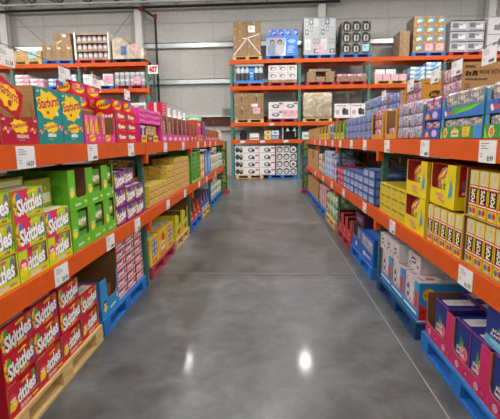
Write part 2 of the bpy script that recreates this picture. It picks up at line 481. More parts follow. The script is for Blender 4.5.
def bundle(w, d, h, mat, name='candy_bundle', n=12, R=None):
    """soft shrink-wrapped pack with rounded, slightly lumpy sides"""
    b = B(w, d, h); mm = b.m(mat); q = random.Random(int(w * 1000 + h * 777))
    R = R or min(w, d, h) * .22; nu = 6
    def ring(z, inset):
        pts = []
        for cx, cy, a0 in ((w / 2 - R, R, -PI / 2), (w / 2 - R, d - R, 0), (-w / 2 + R, d - R, PI / 2), (-w / 2 + R, R, PI)):
            for i in range(nu):
                a = a0 + PI / 2 * i / (nu - 1); k = (R - inset) * q.uniform(.92, 1)
                pts.append((cx + k * math.cos(a), cy + k * math.sin(a), z))
        return pts
    rings = [ring(z, i) for z, i in ((0, R * .5), (h * .12, 0), (h * .5, R * .12), (h * .88, 0), (h, R * .55))]
    k = len(rings[0])
    for r_ in rings: b.v += r_
    for j in range(len(rings) - 1):
        for i in range(k): b.f.append((j * k + i, j * k + (i + 1) % k, (j + 1) * k + (i + 1) % k, (j + 1) * k + i)); b.mi.append(mm)
    b.f.append(tuple(reversed(range(k)))); b.mi.append(mm); b.f.append(tuple((len(rings) - 1) * k + i for i in range(k))); b.mi.append(mm)
    o = b.build(name)
    for p in o.data.polygons: p.use_smooth = True
    return o
def case(w, d, h, mat=CARD, art=None, name='cardboard_case'):
    b = carton_base(w, d, h, mat)
    b.rect('T', 0, d * .485, w, d * .515, '#c7ab80'); b.rect('F', w * .46, h * .82, w * .54, h, '#c7ab80')
    b.rect('F', 0, h * .992, w, h, '#8d6a44')
    if art: art(b, w, d, h)
    return b.build(name)
def cols(a, b, n): return [a + (b - a) * (i + .5) / n for i in range(n)]

# ================================================================== LEFT, floor level
def pal(kind, side, y, label, z=0, ln=1.22, inset=-.008):
    o = PAL[kind].put(side, y, z, label, 'pallets', inset, jit=.2); o.scale.x = ln / 1.22
    return o
pal('wood', 'L', 2.57, 'light wooden pallet under the stack of red candy cartons')
pal('blue', 'L', 3.83, 'blue pallet under the small red and white candy boxes on the left')
pal('red', 'L', 5.31, 'red pallet under the yellow boxes with blue picture panels')
pal('wood', 'L', 6.57, 'light wooden pallet under the yellow-green trays on the left', ln=1.04)
pal('blue', 'L', 7.89, 'blue pallet under the red trays further down the left side')
pal('wood', 'L', 9.16, 'light wooden pallet under the blue trays on the far left side', ln=1.14)
pal('blue', 'L', 10.56, 'blue pallet under the white and blue packs far down the left')
pal('blue', 'L', 11.82, 'last blue pallet on the left, under pale yellow packs')
PZ = .1435
# red candy cartons
pt = Proto(fruit_tray('#bd1429', w=.298), 'display tray')
pc = Proto(fruit_carton('#c8142a', '#97101f', w=.278, d=.4), 'carton')
ys = [2.112, 2.415, 2.718, 3.021]
wd = ['nearest', 'second', 'third', 'farthest']
for y, q in zip(ys, wd):
    pt.put('L', y, PZ, f'red display tray with yellow lemon mark, {q} on the near wooden pallet', 'red display trays', .012, jit=.2)
    pc.put('L', y, PZ + .007, f'red candy carton inside the {q} tray on the near wooden pallet', 'red fruit candy cartons', .022, jit=.1)
pc2 = Proto(fruit_carton('#c8142a', '#97101f', w=.294, d=.42, h=.166), 'carton')
for y, q, c in zip(ys, wd, (2, 2, 2, 1)):
    for k in range(c):
        pc2.put('L', y, PZ + .192 + k * .168, f'red candy carton, {q} column, {"top" if k else ("second" if c == 2 else "top")} layer, above the near wooden pallet', 'red fruit candy cartons', .012 + rnd.uniform(0, .012), jit=.7)
# blue display tray, empty but for its cardboard liner
def art(b, w, d, h):
    b.ell('F', w * .2, h * .3, .045, .045, '#16325e'); b.scrib('F', w * .2, h * .34, .06, '#f0f0ec', .016, 0, 3); b.ell('F', w * .2, h * .22, .036, .032, '#f0cc2b')
    b.scrib('F', w * .62, h * .14, w * .3, '#e8f3f9', .024, .1); b.splat('F', w * .9, h * .3, .016, .03, '#e8cf3a')
    b.poly('L', [(0, 0), (d, 0), (d, h * .25), (0, h * .12)], '#1b72b0')
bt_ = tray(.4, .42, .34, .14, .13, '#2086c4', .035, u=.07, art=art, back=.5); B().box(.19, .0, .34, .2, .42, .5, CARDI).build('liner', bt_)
tag(bt_, 'blue display tray with a U-shaped cut front, mostly empty', 'display tray')
o = [x for x in COL.objects if x.get('label', '').startswith('blue display tray with a U')][0]
o.location = (-1.412, 3.44, PZ + .001); o.rotation_euler.z = PI / 2
tag(case(.3, .3, .2, CARDI), 'brown cardboard case inside the blue display tray on the left', 'case').location = (-1.47, 3.45, PZ + .009)
[x for x in COL.objects if x.get('label', '').startswith('brown cardboard case inside the blue')][0].rotation_euler.z = PI / 2
def art(b, w, d, h):
    b.poly('F', [(w * .04, h * .08), (w * .96, h * .08), (w * .96, h * .3), (w * .04, h * .2)], '#e9e6e4'); b.poly('F', [(w * .62, h), (w * .95, h), (w * .86, h * .45), (w * .6, h * .4)], '#2c7fc9')
    b.splat('F', w * .86, h * .7, w * .07, h * .24, '#f0c733'); b.text('F', 'Airheads', w * .36, h * .62, w * .66, '#f6f4f2', h * .5, .06, .15, .05)
    b.rect('T', w * .1, d * .1, w * .6, d * .3, '#dcd8d2')
p = Proto(small_carton(.262, .34, .0935, '#c4162a', art), 'carton')
stack(p, 'L', [3.785, 4.052, 4.32], PZ, .0935, [6, 6, 6], 'small red and white candy box', 'blue pallet, left', 'small red and white candy boxes', .02)
# yellow boxes on the red pallet
def art_a(b, w, d, h):
    b.rect('F', w * .18, h * .28, w * .82, h * .94, '#2f74b5')
    for i in range(2):
        for k in range(3): b.ell('F', w * (.34 + .32 * i), h * (.39 + .22 * k), w * .12, h * .09, '#d9976f'); b.ell('F', w * (.34 + .32 * i), h * (.4 + .22 * k), w * .07, h * .05, '#e9c29c')
    b.scrib('F', w * .5, h * .13, w * .6, '#c9263d', h * .1); b.rect('L', d * .1, h * .2, d * .9, h * .9, '#3f86bd')
    b.rect('T', w * .1, d * .1, w * .9, d * .9, '#8fb9cf'); b.dots('T', w * .15, d * .15, w * .85, d * .85, ['#d9976f', '#e9c29c', '#f2e6c9'], 16, .03, 2)
def art_b(b, w, d, h):
    b.splat('F', w * .55, h * .68, w * .26, h * .2, '#d23a2a', seed=4); b.ell('F', w * .5, h * .38, w * .28, h * .18, '#e8e0d2')
    b.scrib('F', w * .52, h * .4, w * .5, '#c5283a', h * .12, .1, 5); b.rect('F', w * .1, h * .06, w * .9, h * .14, '#d23a5a')
    b.rect('T', w * .1, d * .1, w * .9, d * .9, '#e0b48a')
pa = Proto(small_carton(.4, .45, .335, '#e9bd16', art_a), 'carton'); pb = Proto(small_carton(.4, .45, .345, '#e8b90f', art_b), 'carton')
pa.put('L', 4.91, PZ + .0015, 'yellow candy box with a blue picture panel, nearest on the red pallet', 'yellow boxes on the red pallet', .012)
pb.put('L', 5.32, PZ + .0015, 'yellow candy box with a red mark, in the middle of the red pallet', 'yellow boxes on the red pallet', .012)
pa.put('L', 5.725, PZ + .0015, 'yellow candy box with a blue picture panel, farthest on the red pallet', 'yellow boxes on the red pallet', .012)
# yellow-green trays with brown liners
def art(b, w, d, h):
    b.rect('F', 0, 0, w, h * .12, '#d6b60f'); b.splat('F', w * .6, h * .22, w * .22, h * .14, '#c8352b'); b.scrib('F', w * .55, h * .3, w * .5, '#2d7a36', h * .12, .1, 4)
    b.scrib('L', d * .5, h * .5, d * .5, '#2d7a36', h * .2, 0, 4)
p = Proto(tray(.48, .46, .38, .2, .14, '#d3c921', .06, art=art, back=.44, u=.04), 'display tray')
def art(b, w, d, h):
    b.ell('F', w * .5, h * .6, w * .36, h * .3, '#f2d930'); b.scrib('F', w * .5, h * .62, w * .6, '#2b8a3c', h * .2, .1, 4); b.splat('F', w * .6, h * .3, w * .2, h * .12, '#d0392c')
pi = Proto(small_carton(.42, .34, .3, '#bcc62a', art), 'carton')
for y, q in ((6.31, 'nearer'), (6.82, 'farther')):
    p.put('L', y, PZ + .0015, f'yellow-green display tray with brown liner, the {q} on the wooden pallet', 'yellow-green trays', .012)
    pi.put('L', y, PZ + .009, f'yellow-green candy box inside the {q} tray on the wooden pallet', 'yellow-green boxes in trays', .04)
# red trays, blue trays, pale packs further along
def art(b, w, d, h):
    b.scrib('F', w * .5, h * .2, w * .5, '#f0d8d0', h * .14, .05, 4); b.ell('F', w * .16, h * .6, w * .07, h * .08, '#f0c93a')
p = Proto(tray(.38, .45, .33, .14, .1, '#c8252c', .05, art=art, u=.03), 'display tray')
for y, q in zip(cols(7.3, 8.5, 3), ('nearest', 'middle', 'farthest')):
    p.put('L', y, PZ + .0015, f'red display tray, {q} of three on the left blue pallet', 'red trays on the left', .012)
pr_ = Proto(small_carton(.34, .36, .22, '#a81f27', lambda b, w, d, h: (b.splat('F', w * .5, h * .6, w * .3, h * .3, '#e8b02c'), b.rect('T', w * .1, d * .1, w * .9, d * .5, '#d8cfc4'))), 'carton')
for y, q in zip(cols(7.3, 8.5, 3), ('nearest', 'middle', 'farthest')):
    pr_.put('L', y, PZ + .009, f'dark red candy box inside the {q} red tray, left side', 'dark red boxes in the trays', .03)
def art(b, w, d, h):
    b.rect('F', w * .12, h * .08, w * .9, h * .2, '#d5e1ee'); b.ell('F', w * .2, h * .6, w * .08, h * .1, '#e6e6e8')
p = Proto(tray(.36, .45, .36, .16, .1, '#2a53ad', .05, art=art, back=.4, u=.03), 'display tray')
for y, q in zip(cols(8.6, 9.72, 3), ('nearest', 'middle', 'farthest')):
    p.put('L', y, PZ + .0015, f'blue display tray, {q} of three on the far wooden pallet', 'blue trays on the left', .012)
PALEA = busy('print_white_blue', ['#dfe3ea', '#3d5fae', '#e8e8ec', '#7e9bd0', '#c9d2e2', '#5a4fa0'], 22)
PALEB = busy('print_pale_yellow', ['#e2e3b8', '#b8c65a', '#ece9d8', '#d8d489', '#86a84a', '#e7e2c4'], 22)
p = Proto(bundle(.28, .4, .175, PALEA), 'candy pack')
stack(p, 'L', cols(9.98, 11.14, 4), PZ, .175, [2, 2, 2, 2], 'white and blue candy pack', 'far left pallet', 'white and blue packs')
p = Proto(bundle(.28, .4, .165, PALEB), 'candy pack')
stack(p, 'L', cols(11.24, 12.4, 4), PZ, .165, [2, 2, 2, 2], 'pale yellow candy pack', 'last left pallet', 'pale yellow packs')

# ================================================================== LEFT, middle shelf (top of beam .885)
ZM = .8875
# lime cartons in lime trays
pt = Proto(fruit_tray('#bccb1d', w=.298, d=.4, h=.1765, ring='#d83f7f', txt='#f1c3d6', small='#d83f7f'), 'display tray')
pc = Proto(fruit_carton('#bac81e', '#9dab13', w=.278, d=.36, left='#d9305e', small='#d83f7f', ends=('#d9305e', '#2a7fc0', '#35a04a')), 'carton')
pc2 = Proto(fruit_carton('#bac81e', '#d83f6f', w=.292, d=.4, h=.165, left='#d9305e', small='#e8e23a', ends=('#e0c51f', '#2a7fc0', '#35a04a')), 'carton')
ys = [1.935, 2.24, 2.545]; wd = ['nearest', 'second', 'farthest']
for y, q, c in zip(ys, wd, (2, 2, 1)):
    pt.put('L', y, ZM, f'lime green display tray, {q} of three on the left middle shelf', 'lime display trays', SL, jit=.2)
    pc.put('L', y, ZM + .007, f'lime and pink candy carton inside the {q} lime tray, left middle shelf', 'lime and pink candy cartons', SL + .01, jit=.1)
    for k in range(c):
        pc2.put('L', y, ZM + .1775 + k * .167, f'lime and pink candy carton, {q} column, {"top" if k else ("second" if c == 2 else "top")} layer, left middle shelf', 'lime and pink candy cartons', SL + rnd.uniform(0, .01), jit=.5) if k else \
        pc2.put('L', y, ZM + .1775, f'lime and pink candy carton above the {q} lime tray, first layer, left middle shelf', 'lime and pink candy cartons', SL + rnd.uniform(0, .01), jit=.5)
# lime cartons set back on the stacks, shade painted in as olive
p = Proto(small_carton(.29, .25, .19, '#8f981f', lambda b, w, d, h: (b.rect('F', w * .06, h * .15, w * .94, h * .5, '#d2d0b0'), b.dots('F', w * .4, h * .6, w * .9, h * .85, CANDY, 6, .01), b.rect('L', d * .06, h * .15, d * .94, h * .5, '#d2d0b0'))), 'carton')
p.put('L', 2.545, ZM + .1775 + .1665, 'lime candy carton with shade painted in, set back on the farthest lime column', 'lime cartons with painted shade', .06, jit=.2)
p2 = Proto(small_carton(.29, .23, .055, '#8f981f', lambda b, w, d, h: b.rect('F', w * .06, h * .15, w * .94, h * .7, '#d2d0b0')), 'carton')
p2.put('L', 2.24, ZM + .1775 + .3345, 'thin lime candy carton with shade painted in, lying on the second lime column', 'lime cartons with painted shade', .06, jit=.2)
# green trays
GR = '#5fb024'
def green_tray(w, full=True, liner=None):
    def art(b, w, d, h):
        b.ell('F', .045, h * .47, .033, .038, '#e9f3df'); b.ell('F', .045, h * .48, .029, .034, GR); b.scrib('F', .045, h * .54, .04, '#e9f3df', .012, 0, 3)
        b.ell('F', .048, h * .42, .03, .026, '#efd52f'); b.ell('F', .03, h * .36, .011, .011, '#efd52f')
        b.text('F', 'Skittles', w * .42, .038, w * .34, '#eef4ea', .02, .05, .1, .03); b.splat('F', w * .84, .045, .025, .012, '#efd52f')
        b.ell('L', d * .8, h * .5, .04, .045, '#4f9a1f'); b.rect('R', 0, 0, .01, h, '#4f9a1f')
    return tray(w, .42, .285, .085, .1, GR, .02, art=art, u=.03)
def art(b, w, d, h):
    b.rect('F', 0, h * .46, w, h * .54, '#2f2a24')
    for v in (h * .24, h * .76):
        b.splat('F', w * .5, v - h * .08, w * .42, h * .08, '#e8d02c', seed=7); b.text('F', 'Skittles', w * .5, v, w * .9, '#f2f4ee', h * .17, .1, .15, .03, '#2b2a2a')
        b.dots('F', w * .1, v - h * .16, w * .9, v - h * .08, CANDY, 6, .008, 5)
pg = Proto(green_tray(.29), 'display tray'); pg2 = Proto(green_tray(.225), 'display tray')
gi = Proto(small_carton(.15, .34, .255, '#4a9425', art), 'carton'); gi2 = Proto(small_carton(.09, .34, .255, '#4a9425', art), 'carton')
gz = (ZM, ZM + .288)
for y, q, P_, I_ in ((2.862, 'nearest', pg, gi), (3.157, 'middle', pg, gi), (3.42, 'farthest', pg2, gi2)):
    for k, l in ((0, 'lower'), (1, 'upper')):
        P_.put('L', y, gz[k], f'bright green display tray, {q} of three, {l} row, left middle shelf' + (', empty' if q == 'nearest' and k else ''), 'green display trays', SL, jit=.2)
        if not (q == 'nearest' and k):
            I_.put('L', y + .035, gz[k] + .007, f'green candy pack inside the {q} bright green tray, {l} row', 'green packs in trays', SL + .012, jit=.1)
# purple cartons
pp = Proto(fruit_carton('#6c2089', '#4a1460', w=.268, d=.4, h=.163, small='#e08a2a', ends=('#e9a22c', '#35a04a', '#b02a6a')), 'carton')
stack(pp, 'L', [3.685, 3.965, 4.24], ZM, .163, [3, 2, 2], 'purple candy carton with white lettering', 'left middle shelf', 'purple candy cartons', SL)
pp.put('L', 4.1, ZM + .3335, 'purple candy carton set crosswise on top of the purple stacks', 'purple candy cartons', SL + .06, rz=.0)
# small yellow and pink boxes, second bay
YP = busy('print_yellow_pink', ['#e2c84a', '#d8bc3a', '#e6d266', '#e2c84a', '#c9a83a', '#dcc244', '#d8647e'], 50)
def art(b, w, d, h):
    b.rect('F', 0, 0, w, h * .26, '#d3577a')
    for i in range(3): b.poly('F', [(w * (.1 + .3 * i), h * .3), (w * (.2 + .3 * i), h * .3), (w * (.3 + .3 * i), h * .85), (w * (.2 + .3 * i), h * .85)], '#7d8a35')
    b.rect('T', w * .1, d * .1, w * .9, d * .5, '#dccb74')
p = Proto(small_carton(.195, .34, .083, YP, art), 'carton')
stack(p, 'L', cols(4.6, 5.46, 4), ZM, .083, [3, 3, 3, 3], 'small yellow and pink box', 'low block, left middle shelf', 'small yellow and pink boxes', SL)
stack(p, 'L', cols(5.5, 5.92, 2), ZM, .083, [5, 5], 'small yellow and pink box', 'middle block, left shelf', 'small yellow and pink boxes', SL, word=['nearer', 'farther'])
stack(p, 'L', cols(5.97, 7.05, 5), ZM, .083, [6] * 5, 'small yellow and pink box', 'tall block, left shelf', 'small yellow and pink boxes', SL)
def art(b, w, d, h):
    b.rect('F', 0, 0, w, h * .12, '#7a5a18'); b.ell('F', w * .45, h * .5, w * .3, h * .28, '#2d2318'); b.scrib('F', w * .45, h * .5, w * .42, '#d6b84a', h * .26)
    b.ell('F', w * .93, h * .5, w * .06, h * .3, '#3f7fb0')
p = Proto(small_carton(.44, .2, .14, '#b8912a', art), 'carton')
for i, (y, z, q) in enumerate(((4.85, ZM + .29, 'nearer, lower'), (5.32, ZM + .29, 'farther, lower'), (4.85, ZM + .434, 'nearer, upper'), (5.32, ZM + .434, 'farther, upper'))):
    p.put('L', y, z, f'golden case with dark oval print, {q}, behind small yellow boxes', 'golden cases', .405)
tag(case(.95, .24, .285, CARD2), 'golden cardboard case under the dark oval print cases, left middle shelf', 'case').location = (-1.345 - .42, 5.085, ZM + .001)
[x for x in COL.objects if 'under the dark oval' in x.get('label', '')][0].rotation_euler.z = PI / 2
# third and fourth bays
def art(b, w, d, h):
    b.rect('F', w * .3, h * .08, w * .72, h * .95, '#1f3a16'); b.text('F', 'SOUR', w * .5, h * .55, h * .7, '#7fc04a', w * .3, PI / 2, 0, .02) if 0 else b.scrib('F', w * .52, h * .52, h * .7, '#6fb63f', w * .26, PI / 2, 5)
    b.rect('F', w * .05, h * .02, w * .95, h * .08, '#a9d36a'); b.rect('F', w * .3, h * .48, w * .72, h * .53, '#57a02c')
p = Proto(small_carton(.46, .4, .56, '#4c9a2c', art), 'carton')
p.put('L', 7.5, ZM, 'tall green carton with dark vertical panel, nearer, left middle shelf', 'tall green cartons', SL); p.put('L', 7.98, ZM, 'tall green carton with dark vertical panel, farther, left middle shelf', 'tall green cartons', SL)
p = Proto(small_carton(.25, .4, .16, '#cf9f3a', lambda b, w, d, h: b.ell('F', w * .5, h * .5, w * .3, h * .3, '#e8dcae')), 'carton')
stack(p, 'L', cols(8.28, 8.8, 2), ZM, .16, [3, 3], 'tan yellow candy box', 'beside tall green cartons', 'tan yellow boxes', SL)
p = Proto(small_carton(.46, .4, .51, '#2d66b8', lambda b, w, d, h: (b.rect('F', w * .38, h * .1, w * .64, h * .9, '#a8c4e6'), b.scrib('F', w * .2, h * .5, h * .6, '#d8e4f2', w * .12, PI / 2))), 'carton')
p.put('L', 9.07, ZM, 'tall blue carton with pale stripe, nearer, left middle shelf', 'tall blue cartons', SL); p.put('L', 9.56, ZM, 'tall blue carton with pale stripe, farther, left middle shelf', 'tall blue cartons', SL)
MIX = busy('print_white_green_red', ['#e4e4d6', '#8fb34d', '#e9e6dc', '#c9524a', '#d8d9c0', '#6b9a45', '#e6dfc9'], 18)
p = Proto(bundle(.34, .4, .2, MIX), 'candy pack')
stack(p, 'L', cols(9.95, 11.4, 4), ZM, .2, [2] * 4, 'white, green and red candy pack', 'far left middle shelf', 'mixed packs')if 0 else stack(p, 'L', cols(9.95, 11.4, 4), ZM, .2, [2] * 4, 'white, green and red candy pack', 'far left middle shelf', 'mixed packs', SL)
BLG = busy('print_blue_green', ['#3f7fbf', '#62a84c', '#bfd6e4', '#2f5f9c', '#e3e6dc', '#4f9b4a'], 18)
p = Proto(bundle(.3, .4, .2, BLG), 'candy pack')
stack(p, 'L', cols(11.45, 12.4, 3), ZM, .2, [2, 2, 2], 'blue and green candy pack', 'far left middle shelf', 'blue and green packs', SL)

# ================================================================== LEFT, top shelf (top of beam 1.64)
ZT = 1.6425
YEL = '#f2cb16'
def burst(b, u, v, w, h, dark='#c01d28', seed=4):
    b.splat('F', u, v, w * .55, h * .54, YEL, 9, seed, .8); b.text('F', 'Starburst', u, v + h * .1, w * .92, dark, h * .34, .16, .1, .03, '#f7e27a', .92)
def fruitlets(b, u, v, s):
    for i, (du, dv, c) in enumerate(((-1, .3, '#e8527a'), (-.3, .5, '#f2cb16'), (.3, -.1, '#f2a0b4'), (.8, .4, '#e8527a'))): b.splat('F', u + du * s, v + dv * s, s * .45, s * .4, c, 6, i)
def art(b, w, d, h):
    burst(b, w * .48, h * .62, w * .46, h * .5); b.text('F', 'ORIGINAL', w * .55, h * .28, w * .34, '#f3e9e6', h * .13, 0, 0, .02)
    b.lines('F', w * .42, h * .16, w * .26, 1, h * .05, '#d8a0a0'); fruitlets(b, w * .14, h * .45, .028); fruitlets(b, w * .86, h * .45, .028)
    for u in (.04, .9): b.scrib('F', w * u + .012, h * .85, .03, '#e6c5c5', .014, 0, 3)
p = tray(.34, .44, .155, .14, .03, '#ab1530', .03, art=art, u=.015, back=.35)
B().box(.165, .008, .156, .17, .44, .335, CARD, {'+x': M('#ab1530')}).build('end_panel', p)
tag(p, 'red display tray with yellow burst logo, nearest on the left top shelf', 'display tray'); p.location = (-1.345, 2.228, ZT); p.rotation_euler.z = PI / 2
def logo(b, w, d, h):
    b.ell('F', w * .5, h * .56, w * .42, h * .3, YEL); b.fr['F'] = b.fr['F']
b = B(.25, .006, .15); b.box(-.125, 0, 0, .125, .006, .15, M('#c8182a'), {'+y': CARD})
b.splat('F', .14, .075, .09, .068, YEL, 10, 3, .88); b.text('F', 'Starburst', .125, .098, .17, '#c01d28', .055, .06, .1, .03, '#f7e27a'); b.ell('F', .15, .045, .018, .018, '#c01d28'); b.ell('F', .165, .064, .007, .005, '#3b8a35')
o = b.build('flap', p); o.location = (-.035, .05, .19); o.rotation_euler = (0, math.radians(24), 0); o['label'] = 'red folded flap with yellow logo'
p = case(.13, .05, .33, CARD); tag(p, 'torn brown cardboard flap standing before the red tray', 'cardboard flap'); p.location = (-1.385, 1.985, ZT); p.rotation_euler.z = PI / 2
TE = '#1b8582'
def art(b, w, d, h):
    burst(b, w * .48, h * .7, w * .9, h * .54, seed=8); burst(b, w * .52, h * .3, w * .58, h * .2, seed=5); b.text('F', 'MINIS', w * .52, h * .15, w * .34, '#e6f1ee', h * .07, 0, 0, .02) if 0 else b.scrib('F', w * .52, h * .16, w * .34, '#e6f1ee', h * .07, 0, 5)
    b.lines('F', w * .36, h * .09, w * .34, 1, h * .03, '#9cc56a'); fruitlets(b, w * .9, h * .28, .03); b.ell('F', w * .8, h * .56, w * .06, h * .04, '#e8e4c8'); b.scrib('F', w * .1, h * .93, .03, '#cfe6e2', .014, 0, 3)
    b.ell('F', w * .42, h * .57, w * .05, h * .03, '#c01d28'); fruitlets(b, w * .1, h * .2, .02)
def teal():
    b = B(.298, .36, .335); bb = b.box(-.149, 0, 0, .149, .36, .335, M(TE), {'+y': CARD}); art(b, .298, .36, .335); b.rect('T', 0, .01, .298, .35, CARDI)
    return b.build('candy_carton')
p = Proto(teal(), 'carton')
p.put('L', 2.562, ZT, 'teal candy carton with yellow burst logo, nearer of two', 'teal candy cartons', SL, jit=.2); p.put('L', 2.865, ZT, 'teal candy carton with yellow burst logo, farther of two', 'teal candy cartons', SL, jit=.2)
def ink(b, w, d, h): b.scrib('F', w * .62, h * .9, w * .5, '#4a3826', h * .06, 0, 12); b.scrib('F', w * .12, h * .9, w * .12, '#4a3826', h * .05, 0, 4)
p = case(.6, .08, .4, CARD, ink); tag(p, 'brown cardboard liner rising behind the teal cartons', 'cardboard liner'); p.location = (-1.73, 3.0, ZT); p.rotation_euler.z = PI / 2
p = case(.33, .08, .37, CARD, ink); tag(p, 'brown cardboard liner rising behind the red tray', 'cardboard liner'); p.location = (-1.80, 2.24, ZT); p.rotation_euler.z = PI / 2
# pink trays
PK = '#d23a8a'
def art(b, w, d, h):
    burst(b, w * .42, lipv * .55, w * .4, lipv * .8, seed=6); fruitlets(b, w * .85, lipv * .5, .02); fruitlets(b, w * .1, lipv * .5, .014); b.scrib('F', .03, h * .92, .03, '#f1c6dc', .01, 0, 3)
lipv = .07
p = Proto(tray(.3, .19, .215, .07, .02, PK, .02, art=art, back=.27, u=.02), 'display tray')
p.put('L', 3.195, ZT, 'pink display tray full of pink packs, beside the teal cartons', 'pink display trays', SL, jit=.2)
p.put('L', 3.505, ZT, 'pink display tray with brown liner showing, beside the red boxes', 'pink display trays', SL, jit=.2)
def art(b, w, d, h):
    b.ell('F', w * .5, h * .52, w * .36, h * .36, YEL); b.text('F', 'Starburst', w * .5, h * .55, h * .6, '#c01d28', w * .3, 1.2, .1, .03); b.ell('F', w * .55, h * .22, w * .12, w * .12, '#e8527a')
p = Proto(small_carton(.088, .06, .205, '#e05aa4', art, name='candy_packet'), 'packet')
for i, y in enumerate((3.1, 3.195, 3.29)): p.put('L', y, ZT + .007, f'pink candy packet, {("nearest", "middle", "farthest")[i]} of three in the first pink tray', 'pink packets', SL + .01, jit=.3)
p.put('L', 3.41, ZT + .007, 'pink candy packet alone in the second pink tray', 'pink packets', SL + .01, jit=.3)
ci = case(.98, .36, .29, CARD, ink); tag(ci, 'brown cardboard case behind the pink trays with red bags on it', 'case'); ci.location = (-1.555, 3.83, ZT); ci.rotation_euler.z = PI / 2
def art(b, w, d, h):
    b.ell('F', w * .5, h * .5, w * .4, h * .36, YEL); b.ell('F', w * .26, h * .66, w * .16, h * .2, '#d96a8c'); b.ell('F', w * .72, h * .68, w * .16, h * .16, '#3b74c4'); b.text('F', 'Starburst', w * .5, h * .5, w * .68, '#c01d28', h * .28, .12, .1, .04, '#fbeaa0'); b.ell('L', d * .5, h * .5, d * .44, h * .36, YEL); b.ell('L', d * .3, h * .7, d * .2, h * .18, '#3b74c4'); b.scrib('L', d * .5, h * .5, d * .7, '#c01d28', h * .26, .15)
p = Proto(small_carton(.27, .12, .105, '#c8172c', art, name='candy_bag'), 'bag')
for i, (y, z, q) in enumerate(((3.5, 0, 'first, lower row'), (3.8, 0, 'second, lower row'), (4.12, 0, 'third, lower row'), (3.5, 1, 'first, upper row'), (3.79, 1, 'second, upper row'))):
    p.put('L', y, ZT + .2925 + z * .107, f'red candy bag with yellow logo, {q}, above the pink trays', 'red candy bags', .17 + .01 * z, jit=2)
def art(b, w, d, h):
    b.ell('F', w * .2, h * .52, w * .14, h * .26, '#2f62b5'); b.ell('F', w * .36, h * .52, w * .13, h * .26, '#efb81c'); b.ell('F', w * .3, h * .6, w * .07, h * .14, '#e8e4dc')
    b.scrib('F', w * .68, h * .52, w * .42, '#f3eeea', h * .34, .04, 4); b.rect('F', w * .5, h * .1, w * .95, h * .16, '#e58a86'); b.ell('L', d * .3, h * .5, d * .2, h * .3, '#efb81c'); b.scrib('L', d * .65, h * .5, d * .5, '#f3eeea', h * .36, 0, 4)
p = Proto(small_carton(.272, .19, .094, '#cc1a26', art), 'carton')
stack(p, 'L', [3.83, 4.11], ZT, .094, [3, 3], 'flat red candy box with blue and yellow dots', 'left top shelf', 'flat red boxes', SL, word=['nearer', 'farther'])
p2 = Proto(small_carton(.25, .16, .1, '#cf1c2c', lambda b, w, d, h: (b.ell('F', w * .5, h * .5, w * .38, h * .4, YEL), b.ell('F', w * .68, h * .6, w * .14, h * .26, '#3b74c4'), b.scrib('F', w * .48, h * .45, w * .6, '#c01d28', h * .26, .15), b.ell('L', d * .5, h * .5, d * .4, h * .4, YEL), b.ell('L', d * .74, h * .66, d * .16, h * .22, '#3b74c4'), b.scrib('L', d * .48, h * .45, d * .6, '#c01d28', h * .26, .15)), name='candy_bag'), 'bag')
p2.put('L', 3.83, ZT + .2875, 'red candy bag with yellow oval, nearer, on the flat red boxes', 'bags on flat red boxes', SL + .03); p2.put('L', 4.11, ZT + .2875, 'red candy bag with yellow oval, farther, on the flat red boxes', 'bags on flat red boxes', SL + .03)
# pink and white striped display
r = empty('display_stand', (-1.345, 4.79, ZT), PI / 2); tag(r, 'bright pink display stand with wavy stripes on its header', 'display stand')
b = B(.86, .4, .36)
b.box(-.43, .3, 0, .43, .4, .36, M('#d8368e')).box(-.43, 0, 0, -.42, .3, .2, M('#d8368e')).box(.42, 0, 0, .43, .3, .36, M('#d8368e')).box(-.42, 0, 0, .42, .3, .02, M('#d8368e'))
b.build('body', r)
b = B(.86, .02, .16); b.box(-.43, 0, .0, .43, .3, .16, M('#e0449b'))
for k in range(5):
    pts = [(.86 * i / 12, .02 + .03 * k + .008 * math.sin(i * 1.1 + k)) for i in range(13)]
    b.poly('F', pts + [(u, v + .012) for u, v in reversed(pts)], '#ab1f6b' if k % 2 else '#ee7fbb')
h_ = b.build('header', r); h_.location = (0, -.001, .2)
def art(b, w, d, h): b.scrib('F', w * .5, h * .5, h * .7, '#e6d9ee', w * .34, PI / 2); b.rect('F', 0, h * .82, w, h, '#cfc9ec')
pu = small_carton(.17, .2, .16, '#4b1c6b', art); tag(pu, 'purple candy box standing in the pink display stand', 'carton'); pu.location = (-1.36, 4.52, ZT + .022); pu.rotation_euler.z = PI / 2
TAN = busy('print_tan', ['#cfae6a', '#b98d4a', '#e1cfa0', '#a86a4a', '#8a8a5a', '#d9b65c'], 45)
p = Proto(small_carton(.2, .2, .16, TAN, lambda b, w, d, h: b.rect('F', w * .2, h * .1, w * .8, h * .4, '#5a4a6a')), 'carton')
for y, q in ((4.75, 'nearest'), (4.96, 'farther')): p.put('L', y, ZT + .022, f'tan patterned candy box, {q} in the pink display stand', 'tan boxes', -.038, jit=.3)
def ptag(txt, col, w=.2, h=.1):
    b = B(w, .004, h); b.box(-w / 2, 0, 0, w / 2, .004, h, M(col)); b.scrib('F', w * .5, h * .55, w * .6, '#3a2a18' if col != '#a8323a' else '#e8d8d0', h * .3, 0, 5)
    return b.build('price_card')
for y, c, q in ((4.47, '#e8bd14', 'yellow price card, nearer, at the foot of the pink stand'), (4.7, '#a8323a', 'dark red card at the foot of the pink stand'), (4.93, '#e3c31a', 'yellow price card, farther, at the foot of the pink stand')):
    o = ptag('', c, .19, .075); tag(o, q, 'price card'); o.location = (-1.334, y, ZT); o.rotation_euler.z = PI / 2
